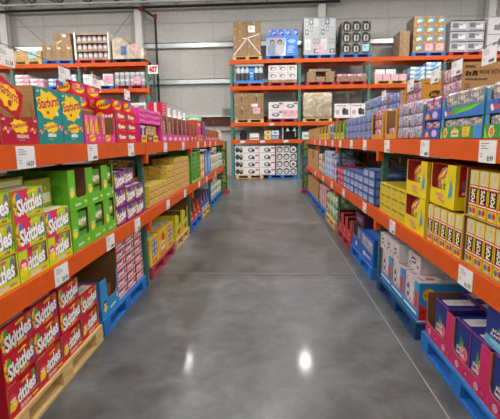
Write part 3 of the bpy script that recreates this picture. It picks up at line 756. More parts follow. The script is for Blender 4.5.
def art(b, w, d, h):
    b.rect('L', d * .42, 0, d * .6, h, '#e7e0e2'); b.splat('L', d * .5, h * .25, d * .4, h * .18, '#c9c4ea'); b.scrib('L', d * .5, h * .25, d * .5, '#4a3c9a', h * .16, .05); b.lines('F', w * .1, h * .9, w * .8, 5, h * .18, '#d9b8c0')
o = small_carton(.26, .2, .21, '#d8244f', art); tag(o, 'crimson carton with white stripe, on top of the tall pink trays', 'carton'); o.location = (-1.5, 6.1, ZT + .3465); o.rotation_euler.z = PI / 2
ci = case(1.6, .36, .37, CARD); tag(ci, 'long brown cardboard case behind the pink trays with dividers', 'case'); ci.location = (-1.78, 5.95, ZT); ci.rotation_euler.z = PI / 2
# row of pink trays with dividers
def art(b, w, d, h):
    b.rect('F', 0, h * .5, .05, h * .56, '#b8a2d8'); b.splat('F', w * .5, .04, .1, .03, '#e6c9dd'); b.dots('F', .005, .06, .045, h * .95, ['#e87fb4', '#c02a78'], 10, .012, 3); b.rect('L', d * .1, h * .1, d * .9, h * .9, '#c62f7e')
p = Proto(tray(.3, .36, .345, .1, .055, '#d0408c', .01, art=art, back=.345), 'display tray')
def art(b, w, d, h): b.scrib('F', w * .5, h * .6, h * .6, '#e0c86a', w * .3, PI / 2); b.rect('F', 0, h * .35, w, h * .42, '#8a5fae')
q_ = Proto(small_carton(.225, .2, .29, busy('print_dark_candy', ['#3a2230', '#6a4a2a', '#a8823c', '#54304a', '#2c2430'], 40), art), 'carton')
for i, y in enumerate(cols(5.28, 7.2, 6)):
    p.put('L', y, ZT, f'tall pink display tray, {ORD[i]} of the six in a row', 'tall pink trays', SL, jit=.3)
    q_.put('L', y + .01, ZT + .007, f'dark patterned candy box inside the {ORD[i]} tall pink tray', 'boxes in tall pink trays', SL + (.008 if i < 2 else .06 if i < 4 else .12), jit=.2)
p = Proto(tray(.28, .36, .33, .1, .06, '#c83a4e', .02, art=lambda b, w, d, h: (b.dots('F', .005, .05, .055, h * .95, ['#e8c0a8', '#8f1f30'], 8, .014, 2), b.splat('F', w * .5, .05, .08, .03, '#e3c8cf'))), 'display tray')
for i, y in enumerate(cols(7.28, 7.96, 2)): p.put('L', y, ZT, f'dusky red display tray, {("nearer", "farther")[i]}, after the pink trays', 'dusky red trays', SL)
r = tray(.62, .36, .4, .12, .05, '#d13a36', .05, art=lambda b, w, d, h: (b.rect('F', .05, .02, w - .05, .11, '#d99a5a'), b.scrib('F', w * .5, .07, w * .5, '#6a3324', .05)), back=.4)
tag(r, 'red and pink display box with crest, far along the left top shelf', 'display box'); r.location = (-1.345, 8.35, ZT); r.rotation_euler.z = PI / 2
o = small_carton(.5, .2, .37, '#d8352f', lambda b, w, d, h: (b.rect('F', 0, h * .3, w, h * .68, '#e0287c'), b.ell('F', w * .5, h * .85, w * .3, h * .1, '#e8b8b0'))); tag(o, 'red and pink carton standing in the crest display box', 'carton'); o.location = (-1.37, 8.35, ZT + .008); o.rotation_euler.z = PI / 2
o = small_carton(.3, .3, .4, '#3558a8', lambda b, w, d, h: (b.ell('F', w * .5, h * .8, w * .25, h * .12, '#d8455a'), b.rect('F', 0, 0, w, h * .25, '#c03a8a'))); tag(o, 'blue carton standing beside the red and pink display box', 'carton'); o.location = (-1.345, 8.87, ZT); o.rotation_euler.z = PI / 2
p = Proto(tray(.3, .36, .26, .1, .05, '#cf4352', .02, art=lambda b, w, d, h: b.splat('F', w * .5, .05, .1, .03, '#e8c9c4')), 'display tray')
for i, y in enumerate(cols(9.08, 11.6, 7)): p.put('L', y, ZT, f'small red display tray, {ORD[i]} in the far row, left top shelf', 'small red trays', SL)
p = Proto(bundle(.7, .35, .24, M('#cfccc8', .35)), 'bag pile')
ci = case(1.7, .36, .2, CARD); tag(ci, 'brown cardboard case behind the far row of small red trays', 'case'); ci.location = (-1.78, 10.4, ZT); ci.rotation_euler.z = PI / 2
for i, y in enumerate((9.95, 10.75)): p.put('L', y, ZT + .202, f'white plastic-wrapped pack, {("nearer", "farther")[i]}, high behind the small red trays', 'white wrapped packs', .4)
p = Proto(bundle(.3, .3, .28, busy('print_white_dots', ['#e6e2de', '#d8d4d0', '#b86a6a', '#e9e6e2', '#c9c4be'], 20)), 'bag')
for i, y in enumerate((11.82, 12.2)): p.put('L', y, ZT, f'white speckled candy bag, {("nearer", "farther")[i]}, at the end of the left top shelf', 'white speckled bags', SL)
o = B(.3, .01, .1); o.box(-.15, 0, 0, .15, .01, .1, M('#7fd69a', .5)); o.scrib('F', .15, .05, .2, '#e9f5ec', .04); o = o.build('price_card'); tag(o, 'light green card standing high at the far end of the left top shelf', 'price card'); o.location = (-1.5, 8.55, ZT + .405); 
# bottles with white caps behind the pink trays
def bottle():
    b = B(.14, .14, .62); b.cyl((0, .07, 0), (0, .07, .42), .065, mat='#d9d6d2', n=14).cyl((0, .07, .42), (0, .07, .51), .065, .026, mat='#d9d6d2', n=14).cyl((0, .07, .51), (0, .07, .62), .026, mat='#efeeec', n=10)
    return b.build('bottle')
p = Proto(bottle(), 'bottle')
for i, y in enumerate((7.9, 8.4, 8.85, 9.35)): p.put('L', y, ZT + .0015, f'pale bottle with white cap, {ORD[i]} in the rear row, left top shelf', 'pale bottles', .39)

# ================================================================== RIGHT, floor level
pal('blue', 'R', 2.49, 'bright blue pallet under the pink trays at the near right')
pal('navy', 'R', 3.83, 'dark blue pallet under the white boxes in watermelon trays')
pal('blue', 'R', 5.29, 'bright blue pallet under the blue trays on the right')
pal('red', 'R', 6.5, 'red pallet under the red trays on the right', ln=1.1)
pal('wood', 'R', 7.95, 'light wooden pallet under the green and white boxes on the right', ln=1.16)
pal('blue', 'R', 9.2, 'blue pallet under the red and white packs on the right')
pal('blue', 'R', 10.56, 'blue pallet under the nearer brown cartons, far right side')
pal('blue', 'R', 11.82, 'blue pallet under the farther brown cartons, far right side')
# pink trays with blue boxes
MG = '#c4245f'
def art(b, w, d, h):
    for i, u in enumerate((.08, .2, .33)): b.ell('F', u, .045, .024, .022, '#8c1a49' if i % 2 else '#d9c9cf'); b.ell('F', u, .045, .018, .016, '#d0386f' if i % 2 else '#8f8a8c'); b.scrib('F', u, .045, .02, '#e8dade', .008, 0, 3)
    b.rect('F', 0, h * .0, w, .006, '#b99a6a'); b.ell('F', w - .05, .045, .03, .027, '#8c1a49'); b.ell('F', w - .05, .045, .024, .021, '#c9376e')
p = Proto(tray(.452, .5, .33, .1, .1, MG, .012, art=art, near='R', u=.05), 'display tray')
for y, q in ((2.845, 'farthest'), (2.388, 'middle'), (1.931, 'nearest')): p.put('R', y, PZ, f'hot pink display tray, {q} of three on the right bright blue pallet', 'hot pink trays', .012, jit=.1)
NB = '#1f2f78'
def blue_art(b, w, d, h):
    b.rect('F', 0, 0, w, h * .24, '#5aa3c9'); b.splat('F', w * .3, h * .16, w * .22, h * .07, '#8cc6de', seed=3)
    b.ell('F', w * .62, h * .4, w * .3, h * .17, '#d13347'); b.ell('F', w * .6, h * .42, w * .25, h * .14, '#e8737a'); b.dots('F', w * .45, h * .36, w * .75, h * .5, ['#3a1a22'], 6, .006)
    b.poly('F', [(w * .3, h * .5), (w * .38, h * .75), (w * .46, h * .52)], '#4f9a3f'); b.poly('F', [(w * .4, h * .5), (w * .55, h * .68), (w * .54, h * .5)], '#6db04a')
    b.dots('F', w * .74, h * .22, w * .95, h * .42, ['#5d2c86', '#7a45a2'], 9, w * .05, 2)
    b.text('F', 'JOLLY', w * .38, h * .45, w * .46, '#f2ecef', h * .09, .08, 0, .03, '#8c1a49'); b.text('F', 'RANCHER', w * .4, h * .35, w * .54, '#f2ecef', h * .07, .08, 0, .03, '#8c1a49')
    b.rect('F', 0, h * .985, w, h, '#b83f9a'); b.rect('F', w * .975, 0, w, h, '#a83a92')
    b.rect('T', w * .2, d * .08, w * .72, d * .92, '#cbc8c6'); b.lines('T', w * .28, d * .8, w * .35, 5, d * .1, '#a09ca0'); b.rect('T', 0, d * .97, w, d, '#b83f9a'); b.rect('T', 0, 0, w, d * .02, '#b83f9a')
    b.rect('R', 0, h * .97, d, h, '#a83a92'); b.rect('L', 0, h * .97, d, h, '#a83a92')
p = Proto(small_carton(.205, .235, .335, NB, blue_art), 'carton')
spots = [(2.825, 0, 'second column', 'front'), (2.953, 1, 'farthest column', 'rear'), (2.745, 1, 'second column', 'rear'), (2.285, 0, 'fourth column', 'front'), (2.498, 0, 'third column', 'front'), (2.498, 1, 'third column', 'rear'),
         (2.285, 1, 'fourth column', 'rear'), (2.03, 0, 'nearest column', 'front')]
for y, k, c, q in spots:
    z = PZ + .007
    p.put('R', y, z, f'deep blue candy carton with fruit print, {c}, {q} row, in the hot pink trays', 'deep blue fruit cartons', .022 + .242 * k, jit=.1)
p.put('R', 2.1, PZ + .3195, 'deep blue candy carton with fruit print, topmost, stacked above the hot pink trays', 'deep blue fruit cartons', .03, jit=.1) if 0 else None
p2 = Proto(small_carton(.4, .26, .235, NB, blue_art), 'carton')
p2.put('R', 2.03, PZ + .362, 'wide deep blue carton with fruit print, on top of the nearest pink tray', 'deep blue fruit cartons', .012, jit=.1)
# white boxes in watermelon trays
LB = '#2a93cf'
def art(b, w, d, h):
    b.rect('F', 0, .02, w, .045, '#1f6aa6'); b.rect('F', .02, .05, w - .03, .07, '#e8eef2'); b.rect('F', w - .085, .1, w - .02, h * .75, '#d9342f'); b.dots('F', w - .08, .11, w - .025, h * .7, ['#2b1718'], 7, .006)
    b.rect('R', .012, 0, d, h, '#2f97d4'); b.poly('R', [(.008, .012), (.2, .012), (.1, .09), (.008, .165)], '#d9342f'); b.rect('R', 0, 0, d * .8, .012, '#e8efe8'); b.dots('R', .016, .025, .08, .11, ['#2b1718'], 9, .006, 6)
    b.ell('R', .085, .232, .052, .056, '#efc62a'); b.text('R', 'KOOL', .085, .232, .07, '#3a2c1c', .024, 0, 0, .02)
p = Proto(tray(.36, .44, .33, .1, .095, LB, .012, inner=M('#3a86b8', .6), art=art, near='R', u=.02), 'display tray')
wy = [3.43, 3.80, 4.17]; wq = ['nearest', 'middle', 'farthest']
def wart(b, w, d, h):
    b.ell('F', w * .45, h * .55, w * .22, h * .2, '#4a3a7a'); b.scrib('F', w * .45, h * .55, w * .3, '#f0eef2', h * .14, .05, 4); b.splat('F', w * .8, h * .3, w * .1, h * .12, '#c8455a'); b.ell('F', w * .8, h * .8, w * .06, h * .06, '#d9a23c')
    b.splat('F', w * .2, h * .25, w * .14, h * .16, '#b98aa4', seed=2); b.splat('F', w * .25, h * .82, w * .14, h * .1, '#a8b4cc', seed=5); b.dots('T', w * .1, d * .05, w * .9, d * .95, ['#b98aa4', '#c9a4a8', '#8f86b0', '#d8b48a'], 14, .022, 3); b.rect('F', 0, 0, w, h * .04, '#c9b8b0'); b.ell('T', w * .5, d * .3, w * .2, d * .1, '#b0506a'); b.scrib('T', w * .5, d * .6, w * .4, '#8a86a8', d * .06)
    b.splat('R', d * .62, h * .55, d * .14, h * .3, '#b5364a', seed=3); b.splat('R', d * .45, h * .62, d * .08, h * .16, '#5a9a3f', seed=6); b.ell('R', d * .6, h * .45, d * .12, h * .22, '#3d3f86'); b.scrib('R', d * .6, h * .45, d * .18, '#eeeef4', h * .18, .05, 4); b.ell('R', d * .85, h * .4, d * .05, h * .12, '#e0a23a')
p_in = Proto(small_carton(.165, .38, .33, '#d3cac8', wart), 'carton')
for y, q in zip(wy, wq):
    p.put('R', y, PZ, f'light blue display tray with watermelon print, {q} on the dark blue pallet', 'watermelon trays', .012, jit=.1)
    for k, dy in enumerate((-.09, .08)):
        p_in.put('R', y + dy + .005, PZ + .007, f'white candy carton, {("near", "far")[k]} one inside the {q} watermelon tray', 'white cartons in watermelon trays', .022, jit=.1)
pw = Proto(small_carton(.3, .45, .15, '#d3cac8', wart), 'carton'); pw2 = Proto(small_carton(.205, .45, .165, '#d6cdca', wart), 'carton')
pw.put('R', 3.6, PZ + .342, 'white candy carton lying on top of the nearer watermelon trays', 'white cartons on top', .09, jit=.5)
for i, y in enumerate((3.88, 4.095, 4.31)): pw2.put('R', y, PZ + .342, f'white candy carton, {("nearest", "middle", "farthest")[i]} of three on top of the farther watermelon trays', 'white cartons on top', .012, jit=.3)
# blue trays, red trays
BB = '#2159b4'
def art(b, w, d, h):
    b.poly('F', [(w * .06, h * .5), (w * .94, h * .42), (w * .94, h * .86), (w * .06, h * .92)], '#8f96a8') ; b.ell('F', w * .3, h * .2, w * .1, h * .1, '#c9d5ea'); b.scrib('F', w * .62, h * .22, w * .4, '#d3c9d6', h * .1)
    b.dots('F', w * .1, h * .5, w * .9, h * .82, ['#b3a6a8', '#6f7c9c', '#a48a88', '#d8d4d6'], 16, .022, 4)
    b.rect('T', w * .1, d * .1, w * .9, d * .3, '#3a72c8'); b.dots('T', w * .1, d * .1, w * .9, d * .9, ['#d0707c', '#3a72c8'], 10, .03, 5)
p = Proto(small_carton(.62, .5, .33, BB, art), 'carton')
p.put('R', 5.01, PZ + .0015, 'large blue candy carton with grey picture band, on the right blue pallet', 'blue cartons', .012)
p = tray(.52, .5, .33, .16, .2, BB, .03, art=lambda b, w, d, h: (b.ell('F', w * .5, h * .22, w * .1, h * .1, '#c9d5ea'), b.rect('F', w * .66, h * .55, w * .96, h * .9, '#7f8aa6')), near='R', u=.03)
tag(p, 'blue display tray with a notch, beyond the grey-banded blue carton', 'display tray'); p.location = (1.232, 5.61, PZ + .0015); p.rotation_euler.z = -PI / 2
p = small_carton(.44, .3, .24, '#274f9e', lambda b, w, d, h: (b.ell('F', w * .5, h * .6, w * .2, h * .2, '#b8a8b0'), b.dots('T', .05, .05, w - .05, d - .05, ['#c0707c', '#4a7cc8'], 8, .025))); tag(p, 'dark blue candy carton inside the notched blue tray', 'carton'); p.location = (1.29, 5.6, PZ + .009); p.rotation_euler.z = -PI / 2
p = small_carton(.5, .4, .15, '#4a1f38', lambda b, w, d, h: b.scrib('F', w * .5, h * .5, w * .5, '#a86a70', h * .4)); tag(p, 'dark maroon carton on top of the notched blue tray', 'carton'); p.location = (1.27, 5.62, PZ + .335); p.rotation_euler.z = -PI / 2
def art(b, w, d, h): b.ell('F', w * .5, h * .22, w * .1, h * .1, '#e0a8a0'); b.rect('R', d * .1, h * .1, d * .6, h * .9, '#8f1622')
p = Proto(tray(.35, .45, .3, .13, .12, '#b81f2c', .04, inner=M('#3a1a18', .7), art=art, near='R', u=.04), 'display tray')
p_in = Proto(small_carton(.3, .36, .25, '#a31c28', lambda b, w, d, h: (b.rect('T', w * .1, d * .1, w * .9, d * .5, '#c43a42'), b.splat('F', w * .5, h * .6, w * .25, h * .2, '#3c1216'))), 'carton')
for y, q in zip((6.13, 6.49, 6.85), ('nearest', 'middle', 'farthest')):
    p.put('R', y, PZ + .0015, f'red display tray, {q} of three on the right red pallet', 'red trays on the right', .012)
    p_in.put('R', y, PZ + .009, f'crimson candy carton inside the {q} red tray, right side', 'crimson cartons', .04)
# green and white boxes, packs, brown cartons
GW = busy('print_green_white', ['#5f9a48', '#8fb878', '#c9d2b8', '#4f8a3c', '#b9b59a', '#6fa65a'], 14)
p = Proto(bundle(.36, .45, .215, GW), 'candy pack')
stack(p, 'R', cols(7.4, 8.5, 3), PZ, .215, [2, 2, 2], 'green and white candy pack', 'right wooden pallet', 'green and white packs', .012)
RW = busy('print_red_white', ['#c45a66', '#dcc8c6', '#b84a58', '#d8d2d0', '#9a5a72', '#cfa8aa'], 16)
p = Proto(bundle(.29, .45, .155, RW), 'candy pack')
stack(p, 'R', cols(8.62, 9.8, 4), PZ, .155, [3, 3, 3, 3], 'red and white candy pack', 'right side blue pallet', 'red and white packs', .012)
p = Proto(case(.38, .5, .46, CARD, lambda b, w, d, h: b.lines('F', w * .2, h * .7, w * .4, 3, h * .06, '#6a4d30')), 'case')
for y, q in zip(cols(9.96, 12.42, 6), ORD): p.put('R', y, PZ + .0015, f'tall brown carton, {q} in the row at the far end, right floor level', 'tall brown cartons', .012)

# ================================================================== RIGHT, middle shelf
def pops(b, w, d, h):
    b.rect('F', 0, h * .64, w, h, '#dcbf62'); b.rect('F', w * .22, h * .7, w * .72, h * .97, '#b4c6c0'); b.scrib('F', w * .5, h * .84, h * .22, '#d8b43a', w * .3, 1.3, 4)
    for v, c in ((.66, '#c1263c'), (.635, '#efe6d4'), (.61, '#c1263c'), (.27, '#c1263c'), (.245, '#efe6d4'), (.22, '#c1263c')): b.rect('F', 0, h * v, w, h * (v + .024), c)
    b.rect('F', w * .1, h * .295, w * .9, h * .61, '#2d1f17'); b.text('F', 'POPS', w * .5, h * .452, h * .29, '#efe6cf', w * .46, PI / 2, 0, .03)
    b.ell('F', w * .3, h * .12, w * .17, h * .06, '#2f6fb0'); b.ell('F', w * .7, h * .13, w * .17, h * .065, '#c22a4a'); b.rect('F', w * .3, h * .02, w * .7, h * .04, '#d8d4cc')
pp = Proto(small_carton(.098, .3, .272, '#d9b216', pops), 'carton')
ptr = tray(.52, .4, .29, .008, .012, CARD, .006, near='R')
ptr = Proto(ptr, 'display tray')
for k, l in ((0, 'lower'), (1, 'upper')):
    ptr.put('R', 2.28, ZM + .2925 * k, f'brown cardboard tray of yellow packs with dark panels, {l} one, right middle shelf', 'brown trays of yellow packs', SR, jit=.1)
    for i in range(4):
        pp.put('R', 2.468 - .107 * i, ZM + .2925 * k + .007, f'tall yellow pack with dark panel, {ORD[3 - i] if i < 3 else "nearest"} in the {l} brown tray', 'tall yellow packs', SR + .012, jit=.3)
for i in range(5):
    pp.put('R', 2.605 + .113 * i, ZM, f'tall yellow pack with dark panel, {ORD[i] if i < 4 else "farthest"} in the row under the big yellow tray', 'tall yellow packs', SR + .004, jit=.4)
YT = '#dcc40d'
def art(b, w, d, h):
    b.rect('F', 0, h * .995, w, h, '#b8a00a'); b.poly('F', [(w - .1, h * .22), (w - .04, h * .3), (w - .04, h * .5), (w - .07, h * .72)], '#3a8fc0')
    b.text('F', "Child's", w * .42, h * .26, w * .32, '#c42a4a', h * .1, -.04, 0, .03, '#f0d8c0'); b.text('F', 'Play', w * .5, h * .13, w * .26, '#c42a4a', h * .12, -.04, 0, .03, '#f0d8c0')
    b.rect('R', d * .06, h * .3, d, h, '#b3161f'); b.ell('R', d * .17, h * .55, d * .08, h * .12, '#8f5a60'); b.scrib('R', d * .18, h * .38, d * .14, '#e6c9c0', h * .07, 0, 3); b.rect('L', d * .2, h * .1, d, h, '#c0242a')
REDI = M('#b3262a', .5)
def yt(w):
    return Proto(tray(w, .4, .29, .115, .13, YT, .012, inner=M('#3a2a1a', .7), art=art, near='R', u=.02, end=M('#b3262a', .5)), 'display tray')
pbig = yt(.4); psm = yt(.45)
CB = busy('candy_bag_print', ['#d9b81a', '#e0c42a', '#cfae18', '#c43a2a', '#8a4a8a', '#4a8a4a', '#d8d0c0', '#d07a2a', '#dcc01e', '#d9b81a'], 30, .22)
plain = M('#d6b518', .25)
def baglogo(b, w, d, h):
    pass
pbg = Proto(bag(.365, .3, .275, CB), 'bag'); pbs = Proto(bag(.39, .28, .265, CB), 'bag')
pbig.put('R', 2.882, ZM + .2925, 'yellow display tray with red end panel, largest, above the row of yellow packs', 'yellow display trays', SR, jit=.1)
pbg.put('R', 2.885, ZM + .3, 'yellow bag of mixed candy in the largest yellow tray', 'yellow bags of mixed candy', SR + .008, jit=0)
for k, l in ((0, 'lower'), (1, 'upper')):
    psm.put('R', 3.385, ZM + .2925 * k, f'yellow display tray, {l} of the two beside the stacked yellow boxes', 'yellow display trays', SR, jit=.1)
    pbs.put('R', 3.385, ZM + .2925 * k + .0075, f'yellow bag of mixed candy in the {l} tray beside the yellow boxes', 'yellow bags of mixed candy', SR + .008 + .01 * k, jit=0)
def art(b, w, d, h):
    b.rect('F', w * .06, h * .1, w * .94, h * .72, '#c9b52c'); b.scrib('F', w * .5, h * .78, w * .8, '#6a2a4a', h * .2, -.05, 6); b.rect('F', w * .1, h * .2, w * .55, h * .28, '#a8902a')
    b.rect('T', w * .08, d * .05, w * .92, d * .6, '#bda62a')
p = Proto(small_carton(.204, .42, .1, '#d4bd12', art), 'carton')
stack(p, 'R', [3.717, 3.925, 4.133, 4.341], ZM, .1, [3, 3, 3, 3], 'plain yellow candy box', 'right middle shelf', 'plain yellow boxes', SR)
def art(b, w, d, h):
    b.rect('F', w * .04, h * .12, w * .96, h * .84, '#7f92c0'); b.splat('F', w * .4, h * .5, w * .26, h * .3, '#b9c0d6', seed=3); b.ell('F', w * .66, h * .42, w * .16, h * .2, '#c4a49a'); b.scrib('F', w * .4, h * .55, w * .4, '#34508f', h * .2); b.splat('L', d * .5, h * .5, d * .3, h * .3, '#8fa0c8'); b.rect('R', d * .06, h * .15, d * .94, h * .85, '#6f84b8'); b.scrib('R', d * .5, h * .5, d * .5, '#c4cce0', h * .3); b.rect('F', w * .05, 0, w * .95, h * .1, '#1f3f8c'); b.rect('T', w * .1, d * .1, w * .9, d * .5, '#7f98cc')
p = Proto(small_carton(.255, .4, .098, '#3d5694', art), 'carton')
stack(p, 'R', cols(4.68, 6.62, 7), ZM, .098, [4, 4, 3, 3, 3, 3, 3], 'small blue candy box', 'right middle shelf', 'small blue boxes', SR)
p = Proto(small_carton(.245, .4, .098, '#b3263a', lambda b, w, d, h: (b.ell('F', w * .5, h * .45, w * .3, h * .28, '#d88a8a'), b.rect('F', 0, h * .85, w, h, '#8f1a2c'))), 'carton')
stack(p, 'R', [6.75, 7.0], ZM, .098, [3, 3], 'small red candy box', 'before the post, right middle shelf', 'small red boxes', SR, word=['nearer', 'farther'])
PW = busy('print_purple_white', ['#7a6aa0', '#c9c4d4', '#5a4a8a', '#b9b0c8', '#8f86b0'], 20)
p = Proto(bundle(.26, .4, .13, PW), 'candy pack')
stack(p, 'R', [7.42, 7.7], ZM, .13, [3, 3], 'purple and white candy pack', 'beyond the post, right middle shelf', 'purple and white packs', SR, word=['nearer', 'farther'])
BW = busy('print_blue_white', ['#6f8fc0', '#d5dae4', '#4f76b4', '#b9c6dc', '#8fa8d0', '#e0e0e6'], 18)
p = Proto(bundle(.3, .4, .13, BW), 'candy pack')
stack(p, 'R', [8.0, 8.33, 8.66], ZM, .13, [4, 4, 4], 'blue and white candy pack', 'right middle shelf', 'blue and white packs', SR)
CM = busy('print_colourful', ['#a8a06a', '#c9b8a0', '#7a8a5a', '#d8cfc0', '#a05a5a', '#c0a84a'], 18)
p = Proto(bundle(.3, .4, .13, CM), 'candy pack')
stack(p, 'R', [9.02, 9.35], ZM, .13, [2, 3], 'many-coloured candy pack', 'right middle shelf', 'many-coloured packs', SR, word=['nearer', 'farther'])
p = Proto(bundle(.26, .4, .14, busy('print_pink_white', ['#c46a7a', '#dcb8bc', '#a84a62', '#e0d0d0'], 18)), 'candy pack')
stack(p, 'R', [9.66], ZM, .14, [3], 'pink and white candy pack', 'far right middle shelf', 'pink and white packs', SR)
p = Proto(case(.4, .45, .24, CARD, lambda b, w, d, h: b.lines('F', w * .2, h * .7, w * .5, 2, h * .1, '#6a4d30')), 'case')
stack(p, 'R', cols(9.95, 12.4, 6), ZM, .24, [2, 2, 1, 2, 2, 2], 'brown cardboard case', 'far right middle shelf', 'brown cases, far right', SR)
# dark backing cases, added to stand for the darkness behind both middle shelves
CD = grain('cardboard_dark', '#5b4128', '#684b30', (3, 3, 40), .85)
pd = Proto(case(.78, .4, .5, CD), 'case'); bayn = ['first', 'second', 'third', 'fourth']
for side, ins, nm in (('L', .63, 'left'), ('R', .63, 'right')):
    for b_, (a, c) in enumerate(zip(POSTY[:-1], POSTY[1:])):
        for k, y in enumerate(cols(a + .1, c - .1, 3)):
            pd.put(side, y, ZM, f'added dark brown case at the rear of the {nm} middle shelf, {bayn[b_]} bay, {("nearest", "middle", "farthest")[k]}', 'added dark rear cases', ins if not (side == 'L' and b_ == 1 and k < 2) else ins)

# ================================================================== RIGHT, top shelf
BAGC = busy('bagged_candy', ['#8f8880', '#b0a8a0', '#8a5a66', '#6f8a68', '#8a94a8', '#b0906a', '#6d7590', '#c9c2bc'], 60, .25, .4)
BAGR = busy('bagged_candy_red', ['#9a7a80', '#b8a0a6', '#9a3048', '#6a4a80', '#8088a4', '#b85a5c', '#555c9c', '#c9b8bc'], 60, .25, .4)
def ring_tray(w, kind, up):
    def art(b, w, d, h):
        H = .075
        if kind == 'green':
            b.rect('F', 0, 0, w, H, '#2f6fb4' if up else '#3f8f3f')
            if up:
                b.poly('F', [(w * .2, .02), (w * .5, .03), (w * .9, .07), (w * .6, .068), (w * .25, .06)], '#4f9f34'); b.poly('F', [(w * .3, .02), (w * .7, .035), (w, .072), (w * .55, .05)], '#6fb840')
                b.dots('F', w * .1, .02, w * .26, .065, ['#7a2a8a', '#d0405a', '#e8d8d0', '#5a3a9a'], 10, .014, 4)
            else:
                b.splat('F', w * .14, .036, .034, .036, '#e9e2c8', 12, 2, .75); b.splat('F', w * .14, .036, .026, .028, '#e07a1f', 12, 3)
                b.rect('F', w * .3, .01, w * .48, .05, '#e0d2a0'); b.poly('F', [(w * .29, .05), (w * .49, .05), (w * .39, .07)], '#d7a04a'); b.scrib('F', w * .39, .03, w * .12, '#7a5a2a', .016)
                b.poly('F', [(w * .58, .01), (w * .72, .01), (w * .75, .07), (w * .56, .07)], '#e0b832'); b.lines('F', w * .6, .06, w * .12, 3, .018, '#b98a1c'); b.rect('F', w * .82, 0, w, H, '#3f86c4')
                b.poly('F', [(0, 0), (w * .08, 0), (0, .07)], '#7fc04a')
        else:
            b.rect('F', 0, 0, w, H, '#2f4fa4'); b.poly('F', [(w * .1, .01), (w * .5, .01), (w * .3, .065)], '#c2483a'); b.ell('F', w * .7, .036, w * .14, .026, '#c9b0d8'); b.ell('F', w * .3, .03, w * .1, .02, '#e0b23c')
        b.rect('R', 0, 0, d, h, '#4f9a3a' if kind == 'green' else '#2a3f96')
    return tray(w, .36, .128, .075, .012, '#3f86c4' if kind == 'green' else '#2f4fa4', .04, art=art, near='R')
for (y, w, kind, q) in ((2.105, .53, 'green', 'nearest'), (2.672, .56, 'green', 'second'), (3.135, .335, 'red', 'third')):
    for k, l in ((0, 'lower'), (1, 'upper')):
        t = ring_tray(w, kind, k)
        cn = 'green and blue' if kind == 'green' else 'blue and red'
        tag(t, f'{cn} printed tray of bagged candy, {q} along, {l} tier, right top shelf', 'display tray', 'trays of bagged candy')
        t.location = (1.205, y, ZT + .0015 + k * .131); t.rotation_euler.z = -PI / 2
        n = 3 if w > .4 else 2
        ww = (w - .06) / n
        for i in range(n):
            o = bundle(ww - .006, .3, .155 if k else .117, BAGC if kind == 'green' else BAGR, 'candy_bag', R=.014)
            tag(o, f'clear bag of mixed candy, {("nearest", "middle", "farthest")[i] if n == 3 else ("nearer", "farther")[i]} in the {q} {cn} tray, {l} tier', 'bag', 'clear bags of candy')
            o.location = (1.215, y - w / 2 + .042 + ww * (i + .5) - .01, ZT + .0085 + k * .131); o.rotation_euler.z = -PI / 2
PKW = busy('bundle_pink_white', ['#b9b2be', '#a8a6c0', '#c05a76', '#5f88aa', '#8fac80', '#c4bcc6', '#9a8ab4', '#b0a8b8'], 44, .25, .4)
p = Proto(bundle(.3, .28, .1, PKW), 'candy bundle')
stack(p, 'R', [3.47, 3.79], ZT, .1, [3, 3], 'pastel shrink-wrapped candy bundle', 'right top shelf', 'pastel candy bundles', SR, word=['nearer', 'farther'])
PKR = busy('bundle_pink_red', ['#b0707c', '#c9a8ac', '#b04a5c', '#8f7fa8', '#cbb6b4', '#b88a8a'], 36, .25, .3)
OR = '#b8792a'
p = Proto(tray(.36, .29, .28, .05, .035, CARD2, .035, near='R', back=.28), 'display tray')
p.put('R', 4.15, ZT + .0015, 'golden cardboard tray with a low front, half empty, right top shelf', 'golden trays', SR); 
p.put('R', 4.66, ZT + .0015, 'golden cardboard tray holding three pink bundles, right top shelf', 'golden trays', SR).scale.x = 1.35
p = Proto(bundle(.28, .18, .1, PKR), 'candy bundle')
p.put('R', 4.15, ZT + .009, 'single pink bundle lying in the half empty golden tray', 'pink candy bundles', SR + .02)
o = case(.28, .06, .2, CARDI); tag(o, 'brown cardboard divider standing behind the single pink bundle', 'divider') ; o.location = (1.43, 4.15, ZT + .009); o.rotation_euler.z = -PI / 2
for k, l in enumerate(('bottom', 'middle', 'top')): 
    o = p.put('R', 4.66, ZT + .009 + .102 * k, f'pink candy bundle, {l} of three in the full golden tray', 'pink candy bundles', SR + .02); o.scale.x = 1.4
BLU = busy('bundle_blue', ['#5f78a8', '#8796b8', '#4a62a0', '#a2aabc', '#6a86b4', '#7a5a8a'], 36, .25, .3)
p = Proto(bundle(.252, .4, .097, BLU), 'candy bundle')
stack(p, 'R', cols(4.95, 6.5, 6), ZT, .097, [3] * 6, 'blue shrink-wrapped candy bundle', 'right top shelf', 'blue candy bundles', SR)
def art(b, w, d, h): b.splat('F', w * .5, h * .6, w * .3, h * .2, '#6aa33a'); b.dots('F', w * .2, h * .3, w * .8, h * .9, ['#4a8a34', '#e0d8c0', '#c8a02a', '#3a3a34'], 10, .025, 2)
YG = '#b7c22a'
p = Proto(tray(.34, .4, .3, .12, .06, '#4f9a2c', .03, art=lambda b, w, d, h: (b.rect('F', w * .2, .01, w * .8, .1, '#d8d024'), b.splat('F', w * .5, .06, .08, .03, '#d04a2a')), near='R', back=.34), 'display tray')
pi = Proto(small_carton(.26, .3, .25, YG, art), 'carton')
for y, q in zip(cols(6.6, 7.68, 3), ('nearest', 'middle', 'farthest')):
    p.put('R', y, ZT + .0015, f'yellow and green display tray, {q} of three, right top shelf', 'yellow and green trays', SR)
    pi.put('R', y, ZT + .009, f'lime candy box inside the {q} yellow and green tray', 'lime boxes', SR + .03)
p = Proto(bundle(.22, .4, .14, BLU), 'candy bundle')
